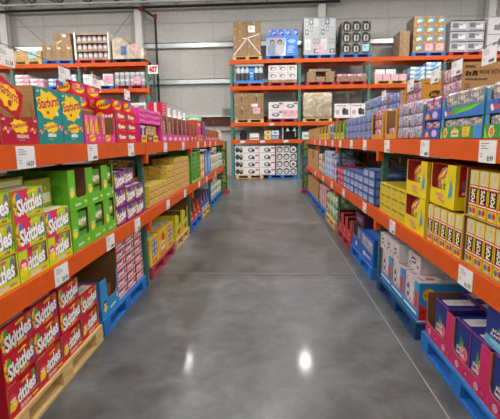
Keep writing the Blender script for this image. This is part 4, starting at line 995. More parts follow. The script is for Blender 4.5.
stack(p, 'R', [7.85, 8.09], ZT, .14, [2, 2], 'blue bundle between green and yellow trays', 'right top shelf', 'far blue bundles', SR, word=['nearer', 'farther'])
p = Proto(tray(.44, .4, .27, .12, .06, '#d3b416', .03, art=lambda b, w, d, h: b.splat('F', w * .5, .06, .1, .035, '#8a5a1a'), near='R', back=.3), 'display tray')
pi = Proto(small_carton(.36, .3, .2, '#a8842a', art), 'carton')
for y, q in zip(cols(8.28, 9.75, 3), ('nearest', 'middle', 'farthest')):
    p.put('R', y, ZT + .0015, f'mustard yellow display tray, {q} of three, far right top shelf', 'mustard trays', SR)
    pi.put('R', y, ZT + .009, f'brown candy box inside the {q} mustard yellow tray', 'brown boxes in trays', SR + .03)
p = Proto(case(.38, .45, .27, CARD), 'case')
for y, q in zip(cols(9.85, 12.2, 6), ORD): p.put('R', y, ZT + .0015, f'brown cardboard case, {q} at the far end of the right top shelf', 'brown cases on top', SR)
# rear row of the right top shelf
def unit(y0, ln, z, h, mat, arts, bmat, nb, label, blabel, x=1.51, dep=.75):
    """open shipping case: near end panel faces up the aisle mouth, open front shows packs"""
    b = B(ln, dep, h); t = .008; w = ln
    b.box(-w / 2, 0, 0, w / 2, dep, t, mat); b.box(w / 2 - t, 0, t, w / 2, dep, h, mat); b.box(-w / 2, 0, t, -w / 2 + t, dep, h, mat); b.box(-w / 2 + t, dep - t, t, w / 2 - t, dep, h, mat); b.box(-w / 2 + t, .25, h - t, w / 2 - t, dep - t, h, mat)
    if arts: arts(b, dep, h)
    o = b.build('cardboard_case'); tag(o, label, 'case', 'open rear cases'); o.location = (x, y0 + ln / 2, z); o.rotation_euler.z = -PI / 2
    bh = (h - t - .012) / nb
    pr = Proto(bundle(ln - .03, .22, bh - .002, bmat, 'candy_bundle'), 'candy bundle')
    for k in range(nb):
        pr.put('R', y0 + ln / 2, z + t + .0015 + k * bh, f'{blabel}, {LAY[nb][k]} of {("one", "two", "three", "four")[nb - 1]}' if nb > 1 else blabel, 'bundles in open rear cases', x - 1.22 + .012, jit=0)
def wow(b, w, h):
    b.scrib('R', .06, h * .87, .08, '#3a2a1c', h * .1, 0, 6); b.lines('R', .025, h * .3, .06, 3, h * .08, '#5a4632')
    b.scrib('R', .075, h * .65, .1, '#33241a', h * .17, 0, 4); b.text('R', 'WOW WOW', .215, h * .68, .17, '#3a281b', h * .16, 0, .2, .02); b.scrib('R', .11, h * .46, .17, '#5a4632', h * .07, 0, 12)
PST = busy('bundle_pink_blue_rear', ['#b07a88', '#c2b0b8', '#a0566a', '#7f86a8', '#b8a0a4', '#93708c'], 36, .25, .3)
unit(3.37, .4, ZT + .0015, .34, CARD, lambda b, w, h: (b.scrib('R', w * .22, h * .84, w * .18, '#3a2a1c', h * .05, 0, 6), b.rect('R', 0, h * .97, w, h, '#96704a')), PST, 2, 'brown open case, lower, with its end panel behind the green trays', 'pink and blue bundle in the lower brown open case')
unit(3.37, .4, ZT + .344, .235, CARD, wow, PST, 2, 'brown open case with large dark lettering on its end panel', 'pink and blue bundle in the lettered brown open case')
unit(4.22, .48, ZT + .0015, .36, CARD2, None, PST, 3, 'golden open case, lower, rear row behind the golden trays', 'pink bundle in the lower golden open case')
oval = lambda c: (lambda b, w, h: (b.ell('R', .15, h * .28, .075, h * .2, '#33241a'), b.scrib('R', .15, h * .28, .11, c, h * .16), b.scrib('R', .09, h * .8, .12, '#6a4a24', h * .07, 0, 12)))
unit(4.22, .48, ZT + .364, .21, CARD2, oval('#b07a34'), PST, 2, 'golden open case with dark oval print, upper, rear row', 'pink bundle in the upper golden open case')
unit(5.22, .6, ZT + .0015, .33, CARD, None, BLU, 3, 'brown open case, lower, holding blue bundles in the rear row', 'blue bundle in the lower brown open case', 1.63)
unit(5.22, .6, ZT + .334, .25, CARD, oval('#b08a5a'), BLU, 2, 'brown open case with dark oval print above the blue bundles', 'blue bundle in the oval print open case', 1.63)
def rear(o, y, z, label, cat='case', group='rear cases on top', x=1.66):
    tag(o, label, cat, group); o.location = (x, y, z); o.rotation_euler.z = -PI / 2; return o
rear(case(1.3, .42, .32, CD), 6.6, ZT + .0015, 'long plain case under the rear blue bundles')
for i, y in enumerate((6.15, 6.6, 7.05)):
    for k, l in enumerate(('lower', 'upper')): rear(bundle(.42, .36, .15, BLU, 'candy_bundle'), y, ZT + .323 + .152 * k, f'blue candy bundle, {("nearest", "middle", "farthest")[i]} column, {l}, high in the rear row', 'candy bundle', 'rear blue bundles')

# ================================================================== end displays past the runs
def art(b, w, d, h): b.splat('F', w * .5, h * .5, w * .34, h * .34, '#d8a82a'); b.ell('F', w * .5, h * .5, w * .2, h * .2, '#5a3a24')
def endcap(x, label, panel, cols_, names, group):
    r = empty('display_stand', (x, 12.8, 0)); tag(r, label, 'display stand')
    B().box(-.16, .0, .1, .16, .03, 1.62, M('#2f5d50')).build('panel', r)
    for k in range(6): B().box(-.16, -.045, .12 + k * .25, .16, .0, .134 + k * .25, M('#8a9090')).build('shelf', r)
    B().box(-.19, -.12, 0, .19, .3, .1, M(panel)).build('base', r)
    return r
endcap(-1.42, 'narrow hanging display at the far end of the left rack, pink base', '#c43a5a', 0, 0, 0)
endcap(1.24, 'narrow hanging display at the far end of the right rack', '#a8304a', 0, 0, 0)
pe = [Proto(small_carton(.1, .03, .2, c, art, name='candy_bag'), 'bag') for c in ('#b8b02a', '#5a8a2e')]
pf = [Proto(small_carton(.1, .03, .2, c, art, name='candy_bag'), 'bag') for c in ('#2f8a3e', '#2f6aa8')]
for k in range(6):
    for i in range(2):
        l = LAY[6][k]
        o = pe[(k + i) % 2].put('B', -1.475 + .112 * i, .1365 + .25 * k, f'{("mustard", "green")[(k + i) % 2]} candy bag, {("left", "right")[i]} one, {l} tier of the left end display', 'end display bags', -5.087, jit=0)
        o = pf[(k // 2) % 2].put('B', 1.18 + .112 * i, .1365 + .25 * k, f'{("green", "blue")[(k // 2) % 2]} candy bag, {("left", "right")[i]} one, {l} tier of the right end display', 'end display bags', -5.087, jit=0)

CARDW, nt, bs = nt_new('cardboard_film_highlights', .35)
t = tex(nt, 'ShaderNodeTexNoise', 3.2, 8); t.inputs['Distortion'].default_value = 1.2
r_ = ramp(nt, t.outputs['Fac'], [(.3, '#86694a'), (.52, '#977a58'), (.66, '#a98f70'), (.78, '#c4b5a2')]); nt.links.new(r_.outputs['Color'], bs.inputs['Base Color'])  # film highlights are painted as pale mottling in the cardboard colour
# ================================================================== back wall rack, right of the gap
def pb(kind, x, z, label, ln=1.22): return pal(kind, 'B', x, label, z, ln, 0)
PH = .1435
Z1, Z2, Z3, Z4 = [z + .0015 for z in BZ]
PINK = '#e7a9b6'; CYAN = '#a3cfdf'
def paper(x, z, w, h, col, label, y=17.85, face=None):
    b = B(w, .004, h); b.box(-w / 2, 0, 0, w / 2, .004, h, M(col, .6)); b.lines('F', w * .15, h * .8, w * .6, 3, h * .16, '#8a7f86')
    o = b.build('paper_label'); tag(o, label, 'label'); o.location = (x, y + .0062, z); return o
def caserow(proto, xs, z0, dz, counts, base, place, group, inset=.01):
    n = len(xs)
    nm = {1: [''], 2: ['left', 'right'], 3: ['left', 'middle', 'right'], 4: ['leftmost', 'second', 'third', 'rightmost'], 5: ['leftmost', 'second', 'middle', 'fourth', 'rightmost']}[n]
    for x, c, q in zip(xs, counts, nm):
        for k in range(c):
            ps = [base] + ([f'{q} column'] if n > 1 else []) + ([f'{LAY[max(counts)][k]} layer'] if max(counts) > 1 else []) + [place]
            proto.put('B', x, z0 + k * (dz + .0015) + .0015, ', '.join(ps), group, inset, jit=.15)
# top level
pb('wood', -.81, Z1, 'light wooden pallet under tall brown cases, back rack top level')
p = Proto(case(.57, 1.0, .333, CARDW, lambda b, w, d, h: (b.lines('F', w * .1, h * .5, w * .3, 2, h * .1, '#8a6a44'), b.rect('F', 0, 0, w, .006, '#6b5236'))), 'case')
caserow(p, [-1.1, -.52], Z1 + PH, .333, [4, 4], 'brown case', 'light wooden pallet, back rack top', 'brown cases, back rack top')
paper(-.62, 6.02, .27, .26, '#ecebe8', 'white paper sheet on the tall brown cases, back rack top')
st = B(); 
for a, c in (((-1.36, 5.14), (-.8, 5.8)), ((-.25, 5.14), (-.8, 5.8)), ((-.8, 5.8), (-.3, 5.95)), ((-1.0, 5.78), (-.8, 5.8))):
    dx, dz = c[0] - a[0], c[1] - a[1]; L_ = math.hypot(dx, dz); nx, nz = -dz / L_ * .018, dx / L_ * .018
    st.prism([(a[0] - nx, a[1] - nz), (c[0] - nx, c[1] - nz), (c[0] + nx, c[1] + nz), (a[0] + nx, a[1] + nz)], 17.8505, 17.857, M('#e6e4e0', .4))
tag(st.build('wrap_strands'), 'white twisted wrap strands crossing the tall brown cases', 'plastic wrap')
pb('blue', .62, Z1, 'blue pallet under the blue and white tissue load, back rack top', 1.3)
def art(b, w, d, h):
    b.rect('F', 0, 0, w * .62, h * .88, '#93a3b8'); b.poly('F', [(w * .42, 0), (w * .62, 0), (w * .64, h * .88), (w * .6, h * .5)], '#e6ebf2')
    for u, c in ((.2, '#4a3a34'), (.44, '#332826')):
        b.ell('F', w * u, h * .3, w * .15, h * .3, '#7f8ca4' if u < .3 else '#b4afb6'); b.ell('F', w * u, h * .66, w * .075, h * .14, c); b.ell('F', w * u, h * .63, w * .05, h * .1, '#b98d78')
    b.scrib('F', w * .4, h * .9, w * .3, '#c43a4a', h * .06); b.rect('F', w * .1, h * .82, w * .5, h * .98, '#5f96d8') if 0 else None
    b.splat('F', w * .82, h * .7, w * .14, h * .12, '#8fb4e6', seed=3); b.splat('F', w * .8, h * .4, w * .13, h * .12, '#7aa4e0', seed=5); b.lines('F', w * .68, h * .3, w * .26, 3, h * .07, '#b9d0ee')
o = small_carton(1.3, 1.0, .8, '#3d78cf', art, name='display_box'); tag(o, 'blue and white box with a photo of two people, back rack top', 'display box'); o.location = (.62, 17.86, Z1 + PH + .0015)
TIS = busy('tissue_pattern', ['#2f56b4', '#7f9ad8', '#3f6ac4', '#aabce6', '#2a4aa4'], 20)
p = Proto(bundle(.28, .9, .22, TIS, 'tissue_pack'), 'pack')
for i, x in enumerate((.25, .55, .85, 1.15)): p.put('B', x, Z1 + PH + .804, f'blue patterned tissue pack, {ORD[i] if i else "first"} from the left, on the photo box', 'blue tissue packs', .02)
pb('blue', 2.17, Z1, 'blue pallet under the tall silver-grey load, back rack top')
def art(b, w, d, h):
    b.rect('F', 0, h * .97, w, h, '#7a7c80'); b.rect('F', 0, 0, w * .03, h, '#8e9094')
    for (u, v, a, c, col) in ((.1, .76, .18, .14, '#8c8e92'), (.34, .8, .26, .16, '#5a5c62'), (.42, .62, .16, .14, '#77797f'), (.1, .54, .2, .14, '#4d4f55'), (.08, .14, .36, .28, '#c9cacc'), (.6, .3, .14, .14, '#74767c'), (.82, .3, .12, .12, '#6a6c72'), (.66, .04, .3, .12, '#55575c'), (.6, .74, .36, .2, '#b4b5b8')):
        b.rect('F', w * u, h * v, w * (u + a), h * (v + c), col); b.ell('F', w * (u + a / 2), h * (v + c / 2), w * a * .3, h * c * .35, '#b9babd')
o = small_carton(.645, 1.0, 1.46, '#a9aaad', art, name='appliance_box'); p = Proto(o, 'box')
for x, q in ((1.845, 'left'), (2.495, 'right')): p.put('B', x, Z1 + PH + .0015, f'tall silver-grey appliance box, {q} of two, back rack top', 'silver-grey boxes', .01, jit=.1)
paper(2.22, 5.18, .3, .26, PINK, 'pink paper on the tall silver-grey boxes, back rack top')
pb('blue', 3.66, Z1, 'blue pallet under the nine fan boxes, back rack top', 1.3)
def art(b, w, d, h):
    b.rect('F', 0, h * .86, w, h, '#8f8a80'); b.ell('F', w * .52, h * .48, w * .46, h * .46, '#232326', 16); b.ell('F', w * .52, h * .46, w * .3, h * .32, '#6d7076', 16); b.rect('F', w * .3, h * .2, w * .42, h * .74, '#c9ccd0'); b.rect('F', w * .6, h * .2, w * .74, h * .74, '#b29a88'); b.ell('F', w * .52, h * .48, w * .1, h * .13, '#3a3a3e')
    b.rect('F', w * .12, h * .84, w * .66, h * .97, '#26262a')
p = Proto(small_carton(.385, .9, .425, '#6e6a60', art, name='fan_box'), 'box')
caserow(p, [3.27, 3.66, 4.05], Z1 + PH, .425, [3, 3, 3], 'fan box with black round fan print', 'back rack top', 'fan boxes, back rack top')
paper(4.05, 5.2, .28, .26, CYAN, 'light blue paper on the fan boxes, back rack top')
pb('blue', 6.6, Z1, 'blue pallet under brown cases with blue labels, back rack top', 1.36)
def art(b, w, d, h): b.poly('F', [(w * .3, h * .3), (w * .92, h * .36), (w * .88, h * .82), (w * .34, h * .74)], '#4a9fd8'); b.poly('F', [(w * .3, h * .3), (w * .5, h * .3), (w * .46, h * .6), (w * .3, h * .66)], '#d8d84a'); b.splat('F', w * .6, h * .55, w * .16, h * .12, '#e8ecee'); b.rect('F', 0, h * .96, w, h, '#c79a5e')
p = Proto(case(.425, .95, .345, CARDW, art), 'case')
caserow(p, [6.17, 6.6, 7.03], Z1 + PH, .345, [4, 4, 4], 'brown case with blue and yellow label', 'back rack top', 'blue-labelled cases')
for i, x in enumerate((6.6, 7.03)): paper(x, 5.15, .3, .27, PINK, f'pink paper, {("left", "right")[i]} of two, on the blue-labelled cases')
pc_ = Proto(case(.4, .9, .33, CARDW), 'case')
caserow(pc_, [5.62], Z1, .33, [3], 'plain brown case beside the blue-labelled cases', 'back rack top', 'plain cases')
pb('red', 8.1, Z1, 'red pallet under the grey boxes with black tops, back rack top', 1.36)
def art(b, w, d, h): b.rect('F', 0, h * .9, w, h, '#2c2c30'); b.rect('F', w * .1, h * .3, w * .45, h * .75, '#6f6d72'); b.rect('F', w * .5, h * .2, w * .9, h * .6, '#d9d7da'); b.splat('F', w * .6, h * .6, w * .14, h * .12, '#8f8d93'); b.rect('F', w * .05, h * .05, w * .9, h * .14, '#8a888e')
p = Proto(small_carton(.66, .95, .4, '#b3b0b4', art, name='appliance_box'), 'box')
caserow(p, [7.765, 8.435], Z1 + PH, .4, [3, 3], 'grey appliance box with black top', 'back rack top', 'grey boxes with black tops')
pb('red', 9.5, Z1, 'red pallet under the pale boxes at the right end of the back rack')
def art(b, w, d, h): b.ell('F', w * .6, h * .55, w * .25, h * .3, '#4a484c'); b.rect('F', w * .2, h * .2, w * .4, h * .5, '#77757a'); b.rect('F', 0, h * .94, w, h, '#8a888c')
p = Proto(small_carton(1.2, .95, .66, '#c9c5c8', art, name='appliance_box'), 'box')
caserow(p, [9.5], Z1 + PH, .66, [2], 'pale appliance box with dark print', 'right end of back rack top', 'pale boxes')
# second level
pb('red', -.73, Z2, 'red pallet under the blue bottle pack, second level of the back rack')
BOT = Proto((lambda b: b.cyl((0, .1, 0), (0, .1, .44), .095, mat='#454a52', n=12).cyl((0, .1, .3), (0, .1, .48), .097, mat='#c9cdd2', n=12).cyl((0, .1, .48), (0, .1, .56), .05, mat='#d8dade', n=10).build('bottle'))(B()), 'bottle')
o = small_carton(1.2, .9, .1, '#2a7fc4', lambda b, w, d, h: b.rect('F', 0, h * .1, w, h * .3, '#5aa6dc'), name='bottle_crate'); tag(o, 'blue carton base under the bottles, second level of the back rack', 'carton'); o.location = (-.73, 17.86, Z2 + PH + .0015)
for i in range(6):
    if i in (3,): continue
    BOT.put('B', -1.2 + .188 * i, Z2 + PH + .104, f'grey bottle with white shoulder, {ORD[i] if i else "first"} place from the left, blue pack, back rack', 'grey bottles, back rack', .02)
o = small_carton(.18, .6, .5, '#2f8ad0', lambda b, w, d, h: (b.scrib('F', w * .5, h * .6, w * .7, '#e6eef4', h * .12), b.scrib('F', w * .5, h * .35, w * .5, '#e6eef4', h * .08))); tag(o, 'bright blue card standing between the grey bottles, back rack', 'carton'); o.location = (-.636, 17.88, Z2 + PH + .104)
o = bundle(1.2, .9, .1, M('#b9c0c8', .3)); 
o = tag(o, 'clear film sheet lying over the grey bottles, back rack', 'film'); o.location = (-.73, 17.86, Z2 + PH + .67)
pb('red', .66, Z2, 'red pallet under the white boxes, second level of the back rack')
def art(b, w, d, h): b.splat('F', w * .5, h * .55, w * .36, h * .28, '#77747a', seed=3); b.ell('F', w * .55, h * .5, w * .18, h * .16, '#d9d5d6'); b.scrib('F', w * .3, h * .82, w * .4, '#b03a44', h * .1); b.rect('F', 0, 0, w, h * .05, '#a9a5a8')
p = Proto(small_carton(.39, .9, .29, '#d6d2d3', art, name='product_box'), 'box')
caserow(p, [.26, .66, 1.06], Z2 + PH + .1, .29, [2, 2, 2], 'white product box with grey print', 'second level, back rack', 'white product boxes')
o = case(1.2, .95, .095, CARDW); tag(o, 'shallow cardboard base under the white product boxes', 'case'); o.location = (.66, 17.86, Z2 + PH + .0015)
pb('red', 2.24, Z2, 'red pallet under the brown cases with a hollow middle, back rack')
p = Proto(case(.36, .9, .2, CARDW), 'case')
caserow(p, [1.85, 2.24, 2.63], Z2 + PH, .2, [2, 1, 2], 'brown case around a hollow', 'second level, back rack', 'brown cases around a hollow')
o = case(.9, .8, .1, CARD2 if 0 else CARDW); tag(o, 'flat brown case bridging the hollow between brown cases', 'case'); o.location = (2.2, 17.87, Z2 + PH + .408)
pb('red', 3.52, Z2, 'red pallet under the low pink-topped cases, back rack', 1.24)
p = Proto(case(.4, .95, .17, CARDW, lambda b, w, d, h: b.lines('F', w * .2, h * .6, w * .5, 2, h * .2, '#7d5f3e')), 'case')
caserow(p, [3.11, 3.52, 3.93], Z2 + PH, .17, [1, 1, 1], 'low brown case under pink packs', 'second level, back rack', 'low brown cases')
p = Proto(bundle(.395, .95, .11, busy('print_pink_pale', ['#c77a94', '#dcb6c2', '#b8607e', '#e0ccd0'], 12)), 'pack')
caserow(p, [3.11, 3.52, 3.93], Z2 + PH + .1725, .11, [1, 1, 1], 'pink and white pack', 'on low brown cases, back rack', 'pink packs, back rack')
pb('wood', 5.12, Z2, 'light wooden pallet under the pink-papered white boxes, back rack', 1.3)
p = Proto(small_carton(.3, .9, .24, '#d4cfce', lambda b, w, d, h: b.rect('F', w * .02, h * .02, w * .98, h * .95, '#e4a8b4'), name='product_box'), 'box'); p2 = Proto(small_carton(.4, .9, .2, '#e1dedb', lambda b, w, d, h: b.rect('F', w * .05, 0, w * .95, h * .1, '#b9b5b2'), name='product_box'), 'box')
caserow(p, [4.62, 4.95, 5.28, 5.61], Z2 + PH, .24, [1, 1, 1, 1], 'white box covered by pink paper', 'second level, back rack', 'pink-papered boxes')
for i, x in enumerate((4.68, 5.12)): p2.put('B', x, Z2 + PH + .243, f'plain white box, {("left", "right")[i]} of two, on the pink-papered boxes', 'plain white boxes', .01)
pb('wood', 6.53, Z2, 'light wooden pallet under the blue and white bags, back rack', 1.28)
WB = busy('print_blue_bags', ['#dfe4ea', '#9fc0dc', '#e9ecef', '#6fa2cc', '#d0dbe4'], 7)
p = Proto(bundle(.62, .95, .17, WB, 'bag'), 'bag')
caserow(p, [6.21, 6.85], Z2 + PH, .17, [3, 4], 'blue and white bag', 'second level, back rack', 'blue and white bags')
# third level
pb('wood', -.76, Z3, 'light wooden pallet under brown cases with black arrows, third level', 1.24)
def art(b, w, d, h): b.rect('F', w * .47, h * .38, w * .53, h * .66, '#2c241c'); b.rect('F', w * .42, h * .62, w * .58, h * .68, '#2c241c'); b.rect('F', 0, 0, w, .008, '#7a5c3a'); b.lines('F', w * .62, h * .9, w * .2, 1, h * .05, '#7a5c3a')
p = Proto(case(.615, 1.0, .53, CARDW, art), 'case')
caserow(p, [-1.072, -.45], Z3 + PH, .53, [2, 2], 'brown case with black T-shaped mark', 'third level, back rack', 'brown cases with black marks')
paper(-.44, 2.75, .3, .25, PINK, 'pink paper on the brown cases with black marks')
paper(-.52, 3.04, .26, .12, '#e9e7e4', 'small white paper on the brown cases with black marks')
pb('red', .66, Z3, 'red pallet under the wrapped white boxes, third level of the back rack', 1.22)
def art(b, w, d, h): b.splat('F', w * .5, h * .5, w * .3, h * .28, '#5c5a60', seed=3); b.ell('F', w * .5, h * .52, w * .14, h * .14, '#c9c5c8'); b.rect('F', w * .72, h * .7, w * .96, h * .9, '#b03a48'); b.rect('F', 0, 0, w, h * .05, '#9a979b')
p = Proto(small_carton(.61, .95, .345, '#d9d5d5', art, name='product_box'), 'box')
caserow(p, [.37, .99], Z3 + PH, .345, [2, 2], 'white appliance box with dark pot print', 'third level, back rack', 'white boxes, third level')
for i, x in enumerate((.8, 1.1)): paper(x, 2.62, .28, .27, PINK, f'pink paper, {("left", "right")[i]} of two, on the white appliance boxes')
FILM = bpy.data.materials.new('cloudy_film'); FILM.use_nodes = True
nt = FILM.node_tree; bs = nt.nodes['Principled BSDF']; bs.inputs['Roughness'].default_value = .22
t = tex(nt, 'ShaderNodeTexNoise', 2.6, 8); t.inputs['Distortion'].default_value = 1.4
r_ = ramp(nt, t.outputs['Fac'], [(.3, '#9a8568'), (.5, '#b5a58c'), (.68, '#d8d2c6')]); nt.links.new(r_.outputs['Color'], bs.inputs['Base Color'])
bp = nt.nodes.new('ShaderNodeBump'); bp.inputs['Strength'].default_value = .6; bp.inputs['Distance'].default_value = .08
nt.links.new(t.outputs['Fac'], bp.inputs['Height']); nt.links.new(bp.outputs['Normal'], bs.inputs['Normal'])
pb('wood', 2.13, Z3, 'light wooden pallet under the film-wrapped beige load', 1.24)
o = bundle(1.24, 1.0, 1.06, FILM, 'wrapped_load', 14, .07); tag(o, 'beige pallet load wrapped in cloudy wrinkled film, third level', 'wrapped load'); o.location = (2.13, 17.86, Z3 + PH + .0015)
pb('red', 3.52, Z3, 'red pallet under the white boxes with red lettering, third level', 1.24)
def art(b, w, d, h): b.scrib('F', w * .42, h * .86, w * .6, '#c02a38', h * .1, 0, 7); b.ell('F', w * .62, h * .45, w * .14, h * .26, '#3a3a3e'); b.rect('F', w * .72, h * .2, w * .88, h * .6, '#55555a'); b.splat('F', w * .2, h * .4, w * .14, h * .2, '#c9a0a6')
p = Proto(small_carton(.65, .95, .58, '#e1dede', art, name='product_box'), 'box')
caserow(p, [3.17, 3.84], Z3 + PH, .58, [1, 1], 'white box with red lettering and dark product print', 'third level, back rack', 'white boxes with red lettering')
# fourth level: loose goods on the deck
r = empty('pressure_cooker', (-1.04, 17.95, Z4)); tag(r, 'black rounded cooker on the fourth level of the back rack', 'cooker')
B().cyl((0, .15, .03), (0, .15, .27), .15, mat='#202024', n=20).build('pot', r); B().cyl((0, .15, .27), (0, .15, .38), .155, .09, mat='#2b2b30', n=20).build('lid', r); B().box(-.05, .12, .38, .05, .18, .42, M('#17171a')).build('handle', r)
B().cyl((0, .15, 0), (0, .15, .03), .13, mat='#3a3a3e', n=20).build('base', r)
r = empty('toaster', (-.55, 17.92, Z4)); tag(r, 'white toaster-like box on the fourth level of the back rack', 'appliance')
B(.4, .3, .26).box(-.2, 0, 0, .2, .3, .24, M('#e0dedc')).rect('F', .02, .03, .38, .1, '#8a888a').build('body', r); B().box(-.21, -.005, .24, .21, .305, .27, M('#cfccc9')).build('lid', r)
def art(b, w, d, h): b.rect('F', w * .1, h * .2, w * .9, h * .75, '#c9ced2'); b.ell('F', w * .5, h * .5, w * .25, h * .25, '#7f8f9c')
for i, (x, c, z, w) in enumerate(((.03, '#d8b02a', 0, .3), (.35, '#4a78b0', 0, .3), (.03, '#e3bd30', .19, .3), (.35, '#d8dde0', .19, .3))):
    o = small_carton(w, .4, .185, c, art, name='product_box'); tag(o, f'{("yellow", "blue", "yellow", "white")[i]} product box, {("lower left", "lower right", "upper left", "upper right")[i]} of four, fourth level of back rack', 'box', 'small product boxes'); o.location = (x, 17.9, Z4 + z + .001 * i)
r = empty('lamp_display', (.98, 17.95, Z4)); tag(r, 'black display panel with two hanging white lamps', 'lamp display')
B().box(-.33, .2, 0, .33, .24, .5, M('#131315')).build('panel', r)
B().box(-.33, 0, 0, -.29, .2, .5, M('#cfcdca')).build('post', r)
for x in (-.1, .2):
    l = B().cyl((x, .1, .42), (x, .1, .49), .05, .03, mat='#e8e6e2', n=12).build('lamp', r); B().cyl((x, .1, .34), (x, .1, .42), .085, .05, mat='#eceae6', n=14).build('lamp_shade', l)
B().box(.22, .1, .1, .26, .14, .3, M('#c9c7c5')).build('lamp_arm', r)
B().box(-.33, .05, .49, .33, .15, .5, M('#2a2a2c')).build('top_bar', r)
p = Proto(small_carton(.5, .4, .3, '#d3d8d8', lambda b, w, d, h: b.rect('F', w * .1, h * .3, w * .9, h * .6, '#7fa89a'), name='product_box'), 'box')
for i, x in enumerate((1.75, 2.3, 2.85)): p.put('B', x, Z4, f'pale box with green band, {("left", "middle", "right")[i]} of three, fourth level of back rack', 'pale boxes, fourth level', .05)
# floor level
pb('wood', -.78, 0, 'light wooden pallet on the floor under white pot boxes, back rack', 1.2)
pb('blue', .66, 0, 'blue pallet on the floor under the round-print boxes, back rack', 1.22)
def art(b, w, d, h): b.ell('F', w * .3, h * .5, w * .26, h * .36, '#3b3a3d'); b.ell('F', w * .72, h * .45, w * .2, h * .36, '#232225'); b.ell('F', w * .7, h * .58, w * .14, h * .14, '#b98a6a'); b.rect('F', w * .02, h * .9, w * .98, h, '#c9c6c4')
p = Proto(small_carton(.36, .9, .31, '#cfcccb', art, name='product_box'), 'box')
caserow(p, [-1.22], PH, .31, [4], 'narrow white box with black round prints', 'left end, floor', 'narrow white boxes')
def art(b, w, d, h): b.ell('F', w * .48, h * .48, w * .2, h * .3, '#5c585c'); b.ell('F', w * .48, h * .5, w * .12, h * .18, '#cfc9c9'); b.rect('F', w * .02, h * .04, w * .98, h * .1, '#8a8689'); b.rect('F', w * .74, h * .62, w * .96, h * .82, '#b5384a'); b.ell('F', w * .62, h * .4, w * .1, h * .2, '#3a383b'); b.rect('F', w * .98, 0, w, h, '#9a3a48')
p = Proto(small_carton(.68, .9, .31, '#dedada', art, name='product_box'), 'box')
caserow(p, [-.69, -.0], PH, .31, [4, 4], 'wide white box with pot print', 'floor level, back rack', 'wide white pot boxes')
def art(b, w, d, h): b.rect('F', 0, 0, w, h, '#c9c5c4'); b.ell('F', w * .5, h * .5, w * .44, h * .42, '#29282b', 16); b.ell('F', w * .5, h * .46, w * .3, h * .26, '#d6d2d0', 14); b.scrib('F', w * .5, h * .46, w * .4, '#8a4a50', h * .12)
def art2(b, w, d, h): b.rect('F', 0, 0, w, h, '#38373a'); b.ell('F', w * .5, h * .5, w * .44, h * .42, '#d9d5d3', 16); b.ell('F', w * .5, h * .46, w * .24, h * .2, '#5a4446', 14)
pa_ = Proto(small_carton(.29, .9, .31, '#b9b5b4', art, name='product_box'), 'box'); pb_ = Proto(small_carton(.29, .9, .31, '#4a494b', art2, name='product_box'), 'box')
for i, x in enumerate((.53, .826, 1.122)):
    for k in range(4):
        P_ = (pa_, pb_)[(i + (1 if i == 1 else 0) * 1) % 2 if i != 2 else k % 2]
        P_.put('B', x, PH + .0015 + k * .3115, f'{"pale" if P_ is pa_ else "black"} box with round print, {("left", "middle", "right")[i]} column, {LAY[4][k]} layer, blue floor pallet', 'round-print boxes', .01, jit=.3)

# ================================================================== back wall rack, left of the gap
pb('wood', -10.2, Z1, 'light wooden pallet under latticed brown cases, left back rack top', 1.28)
p = Proto(case(.31, .9, .4, grain('cardboard_lattice', '#b08a5a', '#c9aa78', (8, 3, 8), .7), lambda b, w, d, h: (b.rect('F', w * .45, 0, w * .5, h, '#d8c29a'), b.rect('F', 0, h * .5, w, h * .55, '#d8c29a'))), 'case')
caserow(p, [-10.68, -10.36, -10.04, -9.72], Z1 + PH, .4, [1, 1, 1, 1], 'latticed brown case', 'left back rack top', 'latticed cases')
paper(-9.95, 5.2, .34, .3, CYAN, 'light blue paper on the latticed cases')
pb('wood', -11.6, Z1, 'light wooden pallet under the grey wire carts, left back rack top')
r = empty('wire_cart', (-11.5, 17.9, Z1 + PH)); tag(r, 'dark grey wire cart wrapped on a pallet, left end of back rack', 'cart')
b = B()
for i in range(9): b.cyl((-.6 + .15 * i, 0, 0), (-.6 + .15 * i, 0, .75 - .02 * i), .012, mat='#55555a', n=6).cyl((-.6 + .15 * i, .5, 0), (-.6 + .15 * i, .5, .75 - .02 * i), .012, mat='#55555a', n=6)
b.build('bars', r)
b = B()
for z in (.05, .25, .45, .6): b.cyl((-.6, 0, z), (.6, 0, z), .012, mat='#4a4a4f', n=6).cyl((-.6, .5, z), (.6, .5, z), .012, mat='#4a4a4f', n=6)
b.build('rails', r); B().box(-.6, .05, .1, .6, .45, .55, M('#77777a', .4)).build('load', r)
pb('blue', -8.85, Z1, 'blue pallet under the stacked brown cases, left back rack top', 1.3)
p = Proto(case(.42, .95, .62, CARDW, lambda b, w, d, h: b.rect('F', w * .5, h * .72, w * .85, h * .84, '#d6ccb8')), 'case')
caserow(p, [-9.28, -8.85, -8.42], Z1 + PH, .62, [1, 1, 1], 'tall brown case with white label', 'left back rack top', 'tall brown cases with white labels')
o = case(.74, .9, .46, CARDW, lambda b, w, d, h: (b.rect('F', w * .55, h * .66, w * .75, h * .9, '#d9d3c8'), b.poly('F', [(w * .2, h * .1), (w * .5, h * .3), (w * .45, h * .4), (w * .18, h * .2)], '#c9c0b2'))); tag(o, 'single brown case on top of three tall brown cases', 'case'); o.location = (-8.62, 17.87, Z1 + PH + .625)
pb('red', -7.35, Z1, 'red pallet under the tall load of jars, left back rack top', 1.44)
JAR = Proto((lambda b: b.cyl((0, .1, 0), (0, .1, .19), .095, mat='#b79a93', n=12).cyl((0, .1, .04), (0, .1, .14), .0965, mat='#cfc6ce', n=12).cyl((0, .1, .19), (0, .1, .235), .08, mat='#6a5560', n=12).build('jar'))(B()), 'jar')
